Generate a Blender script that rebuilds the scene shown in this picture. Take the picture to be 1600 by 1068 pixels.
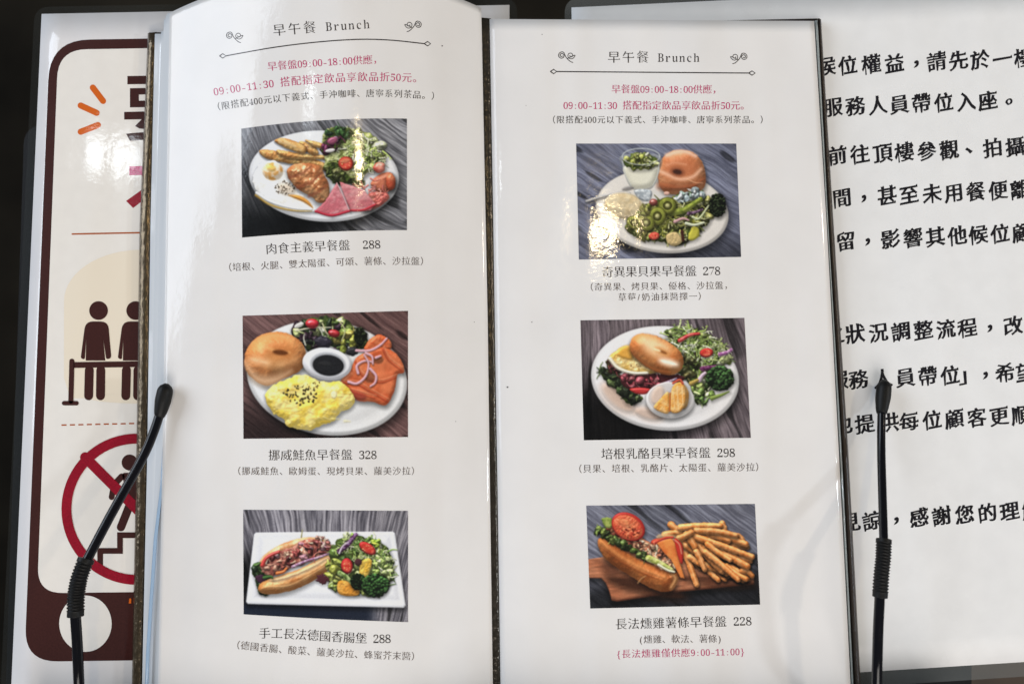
import bpy, math, random
import numpy as np
from mathutils import Vector, Matrix

C = bpy.context.scene.collection
scene = bpy.context.scene
for o in list(bpy.data.objects):
    bpy.data.objects.remove(o)

# ---------------------------------------------------------------- camera, light, exposure
TILT = math.radians(4.2)
DIST = 0.333                       # metres from lens to the middle of the stand
SENSOR, FOCAL = 36.0, 30.0
IMG_W, IMG_H = 1600.0, 1068.0
cam_pos = Vector((0, -DIST * math.sin(TILT), DIST * math.cos(TILT)))
cam_data = bpy.data.cameras.new('camera')
cam_data.sensor_width = SENSOR; cam_data.lens = FOCAL
cam_data.clip_start = 0.01; cam_data.clip_end = 50
cam = bpy.data.objects.new('camera', cam_data); C.objects.link(cam)
cam.location = cam_pos; cam.rotation_euler = (TILT, 0, 0)
cam_data.dof.use_dof = True; cam_data.dof.focus_distance = DIST - 0.006; cam_data.dof.aperture_fstop = 9.0
scene.camera = cam

world = bpy.data.worlds.new('World'); scene.world = world; world.use_nodes = True
bg = world.node_tree.nodes['Background']
bg.inputs['Color'].default_value = (0.86, 0.93, 1.0, 1); bg.inputs['Strength'].default_value = 0.12

def area_light(name, loc, target, size, power, color, size_y=None, shape='RECTANGLE'):
    d = bpy.data.lights.new(name, 'AREA'); d.shape = shape; d.size = size
    if shape in ('RECTANGLE', 'ELLIPSE'): d.size_y = size_y or size
    d.energy = power; d.color = color
    o = bpy.data.objects.new(name, d); C.objects.link(o); o.location = loc
    o.rotation_euler = (Vector(target) - Vector(loc)).to_track_quat('-Z', 'Y').to_euler()
    return o
# a broad cool window to the upper left, a broad fill added in front, small warm ceiling spots
area_light('window_light', (-2.1, 0.75, 1.10), (0, 0, 0), 2.0, 42.0, (0.79, 0.88, 1.0), 1.4)
area_light('skylight_gap_light', (-0.84, 0.50, 1.45), (0, 0, 0), 0.085, 0.22, (0.86, 0.94, 1.0), shape='DISK')
area_light('front_fill_light', (0.25, -1.75, 1.45), (0, 0, 0), 1.5, 37.5, (1.0, 0.945, 0.895))  # added fill that brightens the lower part of the pages
area_light('ceiling_spot_light', (0.136, 0.310, 1.30), (0.03, 0, 0), 0.056, 1.1, (1.0, 0.78, 0.44), shape='DISK')
area_light('side_spot_light', (1.30, 0.36, 1.00), (0.1, 0, 0), 0.08, 4.2, (1.0, 0.86, 0.68), shape='DISK')
area_light('far_spot_light', (1.84, -0.20, 1.00), (0.1, 0, 0), 0.12, 8.0, (0.84, 0.92, 1.0), shape='DISK')

scene.view_settings.view_transform = 'Standard'
scene.view_settings.look = 'None'
scene.view_settings.exposure = 0.0
scene.view_settings.gamma = 1.0
scene.view_settings.use_curve_mapping = False
scene.render.engine = 'CYCLES'

# ---------------------------------------------------------------- measuring the photograph
_D = np.array([0, math.sin(TILT), -math.cos(TILT)]); _R = np.array([1.0, 0, 0]); _U = np.array([0, math.cos(TILT), math.sin(TILT)])
_K = SENSOR / FOCAL / IMG_W
_CP = np.array(cam_pos)
def at(px, py, z):
    """The point at height z that the photograph shows at pixel (px, py)."""
    px = np.asarray(px, float); py = np.asarray(py, float); z = np.asarray(z, float)
    d = _D + ((px - IMG_W / 2) * _K)[..., None] * _R - ((py - IMG_H / 2) * _K)[..., None] * _U
    t = (z - _CP[2]) / d[..., 2]
    return _CP + d * t[..., None]
MM = 0.001
# layers, from the desk upward
Z_SHEET, Z_COVER, Z_RIGHT, Z_STACK = 0.0012, 0.0030, 0.0075, 0.0065
def lerp(a, b, t): return a + (b - a) * t
def edge_x(py, pts):
    ys = [p[1] for p in pts]; xs = [p[0] for p in pts]
    py = np.asarray(py, float)
    x = np.interp(py, ys, xs)
    x = np.where(py > ys[-1], xs[-1] + (py - ys[-1]) * (xs[-1] - xs[-2]) / (ys[-1] - ys[-2]), x)
    return np.where(py < ys[0], xs[0] + (py - ys[0]) * (xs[1] - xs[0]) / (ys[1] - ys[0]), x)
L_LEFT = [(265, 20), (259, 356), (255, 640), (247, 1068)]
L_RIGHT = [(752, 12), (757, 260), (762, 500), (766, 800), (770, 1068)]
R_LEFT = [(765, 30), (770, 300), (774, 560), (778, 800), (782, 1068)]
R_RIGHT = [(1272, 33), (1292, 356), (1311, 712), (1329, 1068)]
def left_z(u, py):
    p = 0.545; k = 1 - (np.asarray(py, float) - 480) / 1068 * 1.1     # the bulge is highest at the head of the page
    a = 1 - np.clip((p - u) / p, 0, 1.2) ** 1.5
    b = 1 - np.clip((u - p) / (1 - p), 0, 1.2) ** 1.5
    return np.where(u < p, .009 + .0115 * k * a, .0065 + (.0025 + .0115 * k) * b)
def on_left(px, py, lift=0.0):
    xl, xr = edge_x(py, L_LEFT), edge_x(py, L_RIGHT)
    u = (np.asarray(px, float) - xl) / (xr - xl)
    return at(px, py, left_z(u, py) + lift)
def on_right(px, py, lift=0.0):
    xl, xr = edge_x(py, R_LEFT), edge_x(py, R_RIGHT)
    u = (np.asarray(px, float) - xl) / (xr - xl)
    return at(px, py, Z_RIGHT + 0.0012 * np.sin(np.clip(u, 0, 1) * math.pi) - 0.002 * np.exp(-np.clip(u, 0, 1) / .04) + lift)
def on_sheet(px, py, lift=0.0): return at(px, py, np.full(np.shape(px), Z_SHEET) + lift)
# ---------------------------------------------------------------- printed food photographs
# A small painter: every colour is evaluated per point of the print's own mesh grid.
def lin(c):
    c = np.asarray(c, float) / 255.0
    return np.where(c <= 0.04045, c / 12.92, ((c + 0.055) / 1.055) ** 2.4)

def _hash(ix, iy, seed):
    n = (ix.astype(np.int64) * 374761393 + iy.astype(np.int64) * 668265263 + seed * 144665 + 1013904223) & 0x7fffffff
    n = ((n ^ (n >> 13)) * 1274126177) & 0x7fffffff
    n = n ^ (n >> 16)
    return (n & 0xffff) / 65535.0

def vnoise(x, y, seed=0):
    ix = np.floor(x); iy = np.floor(y); fx = x - ix; fy = y - iy
    fx = fx * fx * (3 - 2 * fx); fy = fy * fy * (3 - 2 * fy)
    a = _hash(ix, iy, seed); b = _hash(ix + 1, iy, seed)
    c = _hash(ix, iy + 1, seed); d = _hash(ix + 1, iy + 1, seed)
    return (a * (1 - fx) + b * fx) * (1 - fy) + (c * (1 - fx) + d * fx) * fy

def fbm(x, y, seed=0, octv=3):
    s = 0.0; a = 0.5; t = 0.0
    for k in range(octv):
        s = s + a * vnoise(x * 2 ** k, y * 2 ** k, seed + 17 * k); t += a; a *= 0.55
    return s / t

def sstep(a, b, x):
    t = np.clip((x - a) / (b - a), 0, 1)
    return t * t * (3 - 2 * t)

def smooth_poly(pts, n=5):
    p = np.asarray(pts, float); N = len(p); out = []
    for i in range(N):
        p0, p1, p2, p3 = p[i - 1], p[i], p[(i + 1) % N], p[(i + 2) % N]
        for k in range(n):
            t = k / n
            out.append(0.5 * (2 * p1 + (p2 - p0) * t + (2 * p0 - 5 * p1 + 4 * p2 - p3) * t * t + (3 * p1 - p0 - 3 * p2 + p3) * t ** 3))
    return np.array(out)

def sd_poly(X, Y, pts):
    d = np.full(X.shape, 1e18); s = np.zeros(X.shape, bool)
    N = len(pts); j = N - 1
    for i in range(N):
        ax, ay = pts[i]; bx, by = pts[j]
        ex, ey = bx - ax, by - ay
        wx, wy = X - ax, Y - ay
        t = np.clip((wx * ex + wy * ey) / (ex * ex + ey * ey + 1e-12), 0, 1)
        d = np.minimum(d, (wx - ex * t) ** 2 + (wy - ey * t) ** 2)
        if ay != by:
            c = ((ay > Y) != (by > Y)) & (X < (bx - ax) * (Y - ay) / (by - ay) + ax)
            s ^= c
        j = i
    return np.sqrt(d) * np.where(s, -1, 1)

def sd_ell(X, Y, c, rx, ry, rot=0):
    a = math.radians(rot); dx, dy = X - c[0], Y - c[1]
    u = (dx * math.cos(a) + dy * math.sin(a)) / rx; v = (-dx * math.sin(a) + dy * math.cos(a)) / ry
    k = np.sqrt(u * u + v * v) + 1e-9
    g = np.sqrt((u / rx) ** 2 + (v / ry) ** 2) / k + 1e-12
    return (k - 1) / g

def sd_seg(X, Y, pts, w0, w1=None):
    w1 = w0 if w1 is None else w1
    d = np.full(X.shape, 1e18); n = len(pts) - 1
    for i in range(n):
        (ax, ay), (bx, by) = pts[i], pts[i + 1]
        ex, ey = bx - ax, by - ay
        t = np.clip(((X - ax) * ex + (Y - ay) * ey) / (ex * ex + ey * ey + 1e-12), 0, 1)
        q = (i + t) / n
        d = np.minimum(d, np.hypot(X - ax - ex * t, Y - ay - ey * t) - (w0 + (w1 - w0) * q))
    return d

class Canvas:
    def __init__(s, corners, top=None, bottom=None, nu=300, nv=208, seed=1):
        (x0, y0), (x1, y1), (x2, y2), (x3, y3) = corners      # TL TR BR BL
        u, v = np.meshgrid(np.linspace(0, 1, nu), np.linspace(0, 1, nv))
        def edge(a, b, bow): return (a[0] + (b[0] - a[0]) * u, a[1] + (b[1] - a[1]) * u + bow * 4 * u * (1 - u))
        tx, ty = edge((x0, y0), (x1, y1), top or 0); bx, by = edge((x3, y3), (x2, y2), bottom or 0)
        s.X = tx + (bx - tx) * v; s.Y = ty + (by - ty) * v
        s.C = np.zeros(s.X.shape + (3,)); s.nu, s.nv = nu, nv
        s.rng = random.Random(seed); s.seed = seed
        s.px = (x1 - x0) / nu
    def win(s, x0, y0, x1, y1):
        ok = (s.X >= x0) & (s.X <= x1) & (s.Y >= y0) & (s.Y <= y1)
        r = np.where(ok.any(1))[0]; c = np.where(ok.any(0))[0]
        if len(r) < 2 or len(c) < 2: return None
        return slice(r[0], r[-1] + 1), slice(c[0], c[-1] + 1)
    def shape(s, sdf, box, col, col2=None, R=40, bump=0., bs=20, amb=.62, dif=.5, spec=0., light=(-.35, -.75, .56),
              edge=0., es=18, soft=3., shadow=0., sh=(6, 10), blur=22., vs=35, vmix=1., alpha=1., rim=0., streak=None, ret=False):
        m = 30 + (blur + 20 if shadow else 0) + edge
        w = s.win(box[0] - m, box[1] - m, box[2] + m, box[3] + m)
        if w is None: return
        s.seed += 1
        X, Y = s.X[w], s.Y[w]; C = s.C[w]
        if min(X.shape) < 2: return
        d = sdf(X, Y)
        if edge: d = d + edge * (fbm(X / es, Y / es, s.seed, 2) - .5) * 2
        if shadow:
            ds = sdf(X - sh[0], Y - sh[1])
            C *= (1 - shadow * sstep(blur, -blur * .6, ds))[..., None]
        mask = sstep(soft, -soft, d) * alpha
        t = np.clip(-d / R, 0, 1); h = R * np.sqrt(np.clip(1 - (1 - t) ** 2, 0, 1))
        if bump: h = h + bump * (fbm(X / bs, Y / bs, s.seed + 3, 3) - .5)
        gy, gx = np.gradient(h)
        k = 1.0 / s.px
        gx, gy = gx * k, gy * k
        gx = np.clip(gx, -2.5, 2.5); gy = np.clip(gy, -2.5, 2.5)
        nn = np.sqrt(gx * gx + gy * gy + 1)
        L = np.array(light) / np.linalg.norm(light)
        lam = np.clip((-gx * L[0] - gy * L[1] + L[2]) / nn, 0, 1)
        hv = np.array([L[0], L[1], L[2] + 1]); hv /= np.linalg.norm(hv)
        sp = np.clip((-gx * hv[0] - gy * hv[1] + hv[2]) / nn, 0, 1) ** 26
        c = np.asarray(col, float)[None, None, :]
        if col2 is not None:
            q = sstep(.3, .7, fbm(X / vs, Y / vs, s.seed + 9, 3))[..., None] * vmix
            c = c * (1 - q) + np.asarray(col2, float) * q
        if streak is not None:
            ang, sc, amt = streak; a = math.radians(ang)
            uu = X * math.cos(a) + Y * math.sin(a); vv = -X * math.sin(a) + Y * math.cos(a)
            c = c * (1 + amt * (fbm(uu / (sc * 6), vv / sc, s.seed + 5, 2) - .5) * 2)[..., None]
        c = c * (amb + dif * lam)[..., None] + 255 * (spec * sp)[..., None]
        if rim: c = c * (1 - rim * sstep(-R * .6, 0, d))[..., None]
        C[:] = C * (1 - mask[..., None]) + np.clip(c, 0, 255) * mask[..., None]
    def poly(s, pts, col, smooth=True, **k):
        p = smooth_poly(pts) if smooth else np.asarray(pts, float)
        box = (*p.min(0), *p.max(0))
        s.shape(lambda X, Y: sd_poly(X, Y, p), box, col, **k)
    def ell(s, c, rx, ry, col, rot=0, **k):
        r = max(rx, ry); s.shape(lambda X, Y: sd_ell(X, Y, c, rx, ry, rot), (c[0] - r, c[1] - r, c[0] + r, c[1] + r), col, **k)
    def line(s, pts, w, col, w1=None, **k):
        p = np.asarray(pts, float); m = max(w, w1 or 0); k.setdefault('R', max(w, 2))
        if 2 < len(p) < 9:
            q = np.vstack([2 * p[0] - p[1], p, 2 * p[-1] - p[-2]]); o = []
            for i in range(1, len(q) - 2):
                p0, p1, p2, p3 = q[i - 1:i + 3]
                for j in range(5):
                    t = j / 5; o.append(0.5 * (2 * p1 + (p2 - p0) * t + (2 * p0 - 5 * p1 + 4 * p2 - p3) * t * t + (3 * p1 - p0 - 3 * p2 + p3) * t ** 3))
            p = np.array(o + [p[-1]])
        s.shape(lambda X, Y: sd_seg(X, Y, p, w, w1), (*(p.min(0) - m), *(p.max(0) + m)), col, **k)
    def wood(s, ang, dark, light, sc=9, fan=0, seed=3, contrast=1., warp=14):
        X, Y = s.X, s.Y; a = math.radians(ang)
        xc, yc = X - X.mean(), Y - Y.mean()
        a = a + fan * xc / 1000.0
        v = -xc * np.sin(a) + yc * np.cos(a); u = xc * np.cos(a) + yc * np.sin(a)
        v = v + warp * (fbm(u / 160, v / 60, seed + 5, 2) - .5) * 2
        g = .55 * fbm(u / 260, v / sc, seed, 3) + .45 * fbm(u / 120, v / (sc * .42), seed + 40, 2)
        g = .15 + .7 * sstep(.5 - .3 / contrast, .5 + .3 / contrast, g)
        pl = .82 + .36 * vnoise(v / 95, u * 0 + .5, seed + 70)
        fine = .88 + .24 * fbm(u / 40, v / 2.2, seed + 90, 2)
        s.C[:] = (np.asarray(dark) * (1 - g[..., None]) + np.asarray(light) * g[..., None]) * (pl * fine)[..., None]
        kn = vnoise(u / 210 + 7, v / 46, seed + 33); s.C *= (1 - .5 * sstep(.78, .9, kn))[..., None]
    def dark(s, fn, amt):
        s.C *= (1 - amt * fn(s.X, s.Y))[..., None]
    def leaf(s, x, y, r, col, **k):
        R = s.rng; n = 7; a0 = R.random() * 6.28; el = R.uniform(.45, .95); a1 = R.random() * 3.14
        pts = []
        for i in range(n):
            a = a0 + i * 6.283 / n; q = r * R.uniform(.6, 1.25)
            px, py = q * math.cos(a), q * el * math.sin(a)
            pts.append((x + px * math.cos(a1) - py * math.sin(a1), y + px * math.sin(a1) + py * math.cos(a1)))
        k.setdefault('R', r * .7); k.setdefault('bump', r * .32); k.setdefault('bs', r * .8)
        s.poly(pts, col, amb=k.pop('amb', .5), dif=k.pop('dif', .85), spec=k.pop('spec', .3), **k)
    def salad(s, region, n, r, cols, base=(40, 52, 22), back=True):
        p = smooth_poly(region); lo, hi = p.min(0), p.max(0); R = s.rng
        if back: s.poly(region, base, edge=16, es=24, R=30, bump=16, bs=16, col2=(74, 92, 36), vs=22, shadow=.35)
        k = 0; g = 0
        while k < n and g < n * 20:
            g += 1
            x, y = R.uniform(lo[0], hi[0]), R.uniform(lo[1], hi[1])
            if sd_poly(np.array([[x]]), np.array([[y]]), p)[0, 0] > -r * .2: continue
            c = np.array(R.choice(cols), float) * R.uniform(.7, 1.2); k += 1
            if R.random() < .28:
                a = R.random() * 6.28; q = r * R.uniform(1.1, 2.1)
                bx, by = R.uniform(-.5, .5) * q, R.uniform(-.5, .5) * q
                s.line([(x, y), (x + q * .5 * math.cos(a) + bx * .3, y + q * .5 * math.sin(a) + by * .3), (x + q * math.cos(a), y + q * math.sin(a))],
                       r * .16, np.clip(c * 1.3 + 14, 0, 245), r * .06, soft=2.5, amb=.6, dif=.5, shadow=.25, sh=(2, 5), blur=7)
            else:
                s.leaf(x, y, r * R.uniform(.6, 1.25), np.clip(c, 0, 250), shadow=.32, sh=(2, 6), blur=10, soft=3,
                       col2=np.clip(c * .7, 0, 255), vs=r * .8)
    def frisee(s, region, n, ln, cols):
        p = smooth_poly(region); lo, hi = p.min(0), p.max(0); R = s.rng; k = 0; g = 0
        while k < n and g < n * 20:
            g += 1; x, y = R.uniform(lo[0], hi[0]), R.uniform(lo[1], hi[1])
            if sd_poly(np.array([[x]]), np.array([[y]]), p)[0, 0] > 0: continue
            k += 1; a = R.random() * 6.28; q = ln * R.uniform(.5, 1.2); b = a + R.uniform(-1.1, 1.1)
            m = (x + q * .5 * math.cos(a), y + q * .5 * math.sin(a)); e = (m[0] + q * .5 * math.cos(b), m[1] + q * .5 * math.sin(b))
            col = np.clip(np.array(R.choice(cols)) * R.uniform(.75, 1.2), 0, 248)
            s.line([(x, y), m, e], R.uniform(2.5, 5.5), col, 1.5, soft=2.2, amb=.75, dif=.35, shadow=.35, sh=(2, 4), blur=6)
            for f in (.5, .8):
                jx, jy = x + (e[0] - x) * f, y + (e[1] - y) * f; t = b + R.choice((-1, 1)) * 1.1
                s.line([(jx, jy), (jx + q * .22 * math.cos(t), jy + q * .22 * math.sin(t))], 2.6, col, 1.4, soft=2, amb=.8, dif=.3)
    def broccoli(s, c, rx, ry, n=70, col=(54, 82, 38), stem=True):
        R = s.rng
        s.ell(c, rx, ry, np.array(col) * .45, edge=8, es=14, R=rx * .8, shadow=.5, amb=.5)
        for i in range(n):
            a = R.random() * 6.28; q = math.sqrt(R.random()) * .95
            x, y = c[0] + rx * q * math.cos(a), c[1] + ry * q * math.sin(a)
            k = 1.15 - .55 * (y - c[1]) / ry * .8
            s.ell((x, y), rx * .13, rx * .12, np.array(col) * k * R.uniform(.65, 1.2), edge=3, es=5, R=rx * .12, amb=.35, dif=.95,
                  shadow=.3, sh=(1, 3), blur=4, soft=2, bump=5, bs=5)
    def tomato(s, c, rx, ry, rot=0, cut=False, col=(196, 48, 40)):
        s.ell(c, rx, ry, col, rot, R=min(rx, ry) * .9, spec=.55, amb=.5, dif=.65, shadow=.4, sh=(3, 7), blur=12, soft=2.5)
        if cut:
            s.ell(c, rx * .8, ry * .78, (214, 84, 66), rot, R=10, amb=.8, dif=.3, col2=(188, 48, 36), vs=rx * .4, soft=2)
            for i in range(9):
                a = s.rng.random() * 6.28; q = .5
                s.ell((c[0] + rx * q * math.cos(a), c[1] + ry * q * math.sin(a)), rx * .08, ry * .07, (236, 178, 110), R=4, soft=1.5)
    def plate(s, c, rx, ry, rot=0, col=(212, 213, 216), well=.74, dark_to=.5):
        s.ell(c, rx, ry, np.array(col) * .97, rot, R=46, amb=.74, dif=.3, shadow=dark_to, sh=(4, 26), blur=55, soft=4, light=(-.2, -.6, .8))
        s.ell((c[0], c[1] - ry * .02), rx * .955, ry * .95, np.array(col) * 1.04, rot, R=60, amb=.95, dif=.02, soft=8)
        s.ell((c[0], c[1] + ry * .02), rx * well, ry * well, np.array(col) * .93, rot, R=60, amb=.93, dif=.07, soft=24, light=(.2, .7, .5))
        s.ell((c[0], c[1] + ry * .05), rx * well * .95, ry * well * .93, np.array(col) * .99, rot, R=60, amb=.93, dif=.07, soft=26)
    def bread(s, pts, col, col2, **k):
        d = dict(R=80, bump=7, bs=48, vs=60, amb=.56, dif=.62, spec=.16, shadow=.5, sh=(4, 14), blur=28, edge=3, soft=3); d.update(k)
        s.poly(pts, col, col2=col2, **d)
    def dots(s, c, rx, ry, n, col, r=(3, 6)):
        R = s.rng
        for i in range(n):
            a = R.random() * 6.28; q = math.sqrt(R.random())
            s.ell((c[0] + rx * q * math.cos(a), c[1] + ry * q * math.sin(a)), R.uniform(*r), R.uniform(*r) * .7, np.array(col) * R.uniform(.7, 1.3), R.random() * 180, R=3, soft=2)
    def finish(s, gain=1.0, grain=6.):
        n = (fbm(s.X / 5, s.Y / 5, s.seed + 5, 2) - .5) * 2 * grain
        def blur(C):
            for ax in (0, 1):
                P = np.concatenate([C.take([0], ax), C, C.take([-1], ax)], ax); m = C.shape[ax]
                C = .25 * P.take(range(0, m), ax) + .5 * P.take(range(1, m + 1), ax) + .25 * P.take(range(2, m + 2), ax)
            return C
        b1 = blur(s.C); b3 = blur(blur(blur(blur(b1))))
        C = b1 + .3 * (b1 - b3)
        C = 255 * np.clip(C / 255, 0, 1) ** 1.0
        g = C.mean(2, keepdims=True); C = g + (C - g) * .9
        s.C[:] = np.clip(C * gain * 1.05 + n[..., None], 4, 252)
        return s

FLAT = dict(amb=1., dif=0., spec=0., R=30)
GREENS = [(128, 148, 58), (92, 120, 46), (162, 178, 92), (70, 96, 40), (188, 200, 130), (110, 140, 62)]
PALE = [(196, 206, 140), (172, 188, 98), (148, 172, 80), (214, 220, 178), (120, 148, 66)]
PURPLE = [(96, 36, 66), (126, 58, 92), (70, 26, 46), (190, 160, 178)]

def food_ham_plate():
    c = Canvas(((70, 128), (1133, 64), (1133, 778), (75, 826)), top=-22, bottom=-12, seed=11)
    c.wood(52, (58, 58, 63), (168, 168, 174), sc=13, fan=-.5, seed=5)
    c.dark(lambda X, Y: sstep(430, 760, Y) * sstep(760, 420, X), .86)
    c.dark(lambda X, Y: sstep(640, 740, Y) * sstep(900, 740, X), .5)
    c.dark(lambda X, Y: sstep(330, 60, X) * sstep(150, 500, Y), .35)
    c.plate((600, 432), 482, 292, 3, dark_to=.6)
    W = ((196, 132, 66), (226, 178, 104))
    for p in ([(185, 272), (240, 262), (420, 300), (600, 345), (612, 400), (540, 372), (380, 352), (230, 318)],
              [(300, 262), (420, 282), (610, 300), (618, 322), (470, 326), (330, 306)],
              [(440, 212), (520, 222), (562, 270), (560, 292), (500, 286)],
              [(480, 200), (560, 214), (606, 236), (590, 256), (530, 240)],
              [(282, 204), (330, 188), (430, 214), (486, 252), (470, 288), (380, 262), (318, 232)]):
        c.bread(p, W[0], W[1], R=26, bump=8, bs=16, vs=30, shadow=.55, sh=(3, 9), blur=14)
    c.line([(320, 205), (400, 230), (460, 262)], 16, (232, 192, 130), 12, col2=(214, 162, 90), vs=14, soft=6, amb=.8, dif=.25)
    c.poly([(600, 150), (680, 120), (820, 140), (930, 190), (990, 280), (985, 350), (880, 420), (800, 480), (690, 470), (620, 420), (600, 300)], (120, 128, 62), edge=16, es=26, R=40, bump=24, bs=22, col2=(196, 200, 140), vs=34, shadow=.4)
    c.salad([(690, 160), (800, 140), (930, 200), (985, 290), (960, 360), (860, 400), (760, 420), (690, 320)], 46, 40, PALE, back=False)
    c.frisee([(690, 160), (800, 140), (930, 200), (985, 290), (960, 360), (860, 400), (760, 420), (690, 320)], 90, 70, [(224, 228, 190), (196, 210, 140), (236, 236, 214), (170, 190, 100)])
    c.salad([(610, 380), (680, 330), (760, 430), (830, 430), (850, 500), (740, 480), (650, 470)], 20, 30, [(96, 104, 48), (70, 76, 36), (150, 150, 90)], base=(40, 46, 22))
    c.salad([(610, 160), (680, 120), (770, 130), (780, 170), (700, 190), (640, 215)], 16, 26, [(46, 76, 40), (60, 96, 48), (36, 58, 34)])
    c.salad([(580, 245), (640, 190), (710, 165), (715, 220), (680, 262), (600, 290)], 14, 26, PURPLE, base=(60, 26, 44))
    c.ell((640, 268), 32, 12, (216, 208, 206), -10, R=8, shadow=.4); c.ell((655, 205), 34, 22, (150, 72, 100), -20, R=14, spec=.3)
    c.tomato((742, 352), 50, 46, 10, True, (168, 58, 44)); c.ell((735, 335), 34, 14, (206, 130, 90), -10, R=8, soft=6, alpha=.7)
    c.bread([(900, 480), (960, 420), (1030, 410), (1060, 470), (1040, 520), (960, 540)], (184, 84, 62), (206, 116, 84), R=40)
    c.bread([(915, 380), (940, 345), (985, 350), (988, 395), (950, 412)], (210, 88, 74), (226, 140, 120), R=24, spec=.3); c.bread([(1000, 440), (1030, 412), (1060, 450), (1052, 505), (1018, 520), (1000, 490)], (186, 76, 48), (214, 122, 80), R=30, spec=.4)
    c.frisee([(860, 440), (960, 470), (1010, 560), (900, 620), (840, 560)], 14, 60, [(226, 150, 140), (206, 110, 100)])
    c.bread([(840, 610), (900, 540), (1000, 540), (1015, 580), (930, 640), (860, 655)], (196, 92, 84), (222, 140, 120), R=18, bump=20, bs=18)
    c.poly([(146, 475), (160, 400), (205, 345), (300, 340), (362, 420), (400, 505), (470, 560), (535, 625), (545, 655), (430, 655), (280, 610), (185, 545)], (236, 236, 234), col2=(222, 220, 214), R=26, amb=.82, dif=.26, shadow=.35, sh=(-2, 14), blur=18, edge=6, bump=5, bs=44)
    c.line([(165, 555), (260, 618), (400, 652), (520, 655)], 9, (206, 158, 52), 4, soft=6, alpha=.75)
    c.line([(170, 540), (260, 596), (400, 636), (520, 645)], 10, (240, 240, 238), 8, soft=6)
    c.ell((272, 402), 68, 58, (228, 160, 74), 10, R=60, spec=.4, col2=(240, 222, 196), vs=30, amb=.7, dif=.4, soft=9)
    c.ell((262, 384), 30, 20, (240, 178, 60), 10, R=20, soft=12, alpha=.8)
    c.poly([(370, 555), (440, 556), (500, 590), (530, 638), (470, 600)], (226, 150, 56), R=20, soft=8, spec=.3)
    c.ell((360, 520), 60, 38, (206, 176, 140), 20, R=30, soft=18, alpha=.5)
    c.dots((350, 508), 66, 46, 60, (88, 74, 58), (3, 6))
    c.bread([(362, 400), (400, 360), (450, 350), (500, 348), (575, 365), (600, 415), (632, 490), (636, 560), (610, 600), (560, 600), (520, 565), (440, 520), (390, 470)], (178, 104, 58), (208, 148, 96), R=66, bump=26, bs=44, spec=.34, vs=50)
    for q in (((380, 440), (450, 420), (520, 370)), ((430, 505), (520, 470), (590, 410)), ((505, 560), (570, 530), (625, 480))):
        c.line(q, 9, (116, 56, 36), 4, soft=12, alpha=.7, **{k_: v_ for k_, v_ in FLAT.items() if k_ != 'R'})
    c.poly([(700, 468), (770, 490), (858, 520), (930, 610), (900, 650), (770, 655), (730, 560)], (196, 104, 112), smooth=False, col2=(222, 152, 154), vs=50, R=14, amb=.72, dif=.34, shadow=.4, bump=8, bs=20, edge=3)
    c.line([(760, 652), (850, 650), (930, 615)], 7, (190, 50, 62), soft=4)
    c.poly([(545, 655), (610, 590), (682, 474), (720, 560), (764, 654), (650, 686)], (198, 100, 110), smooth=False, col2=(222, 146, 150), vs=46, R=14, amb=.72, dif=.34, shadow=.55, bump=8, bs=20, edge=3)
    c.line([(548, 658), (650, 684), (762, 656)], 8, (190, 48, 66), soft=4); c.line([(684, 478), (724, 560), (760, 648)], 3, (232, 178, 182), soft=3)
    return c.finish(.97)

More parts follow.
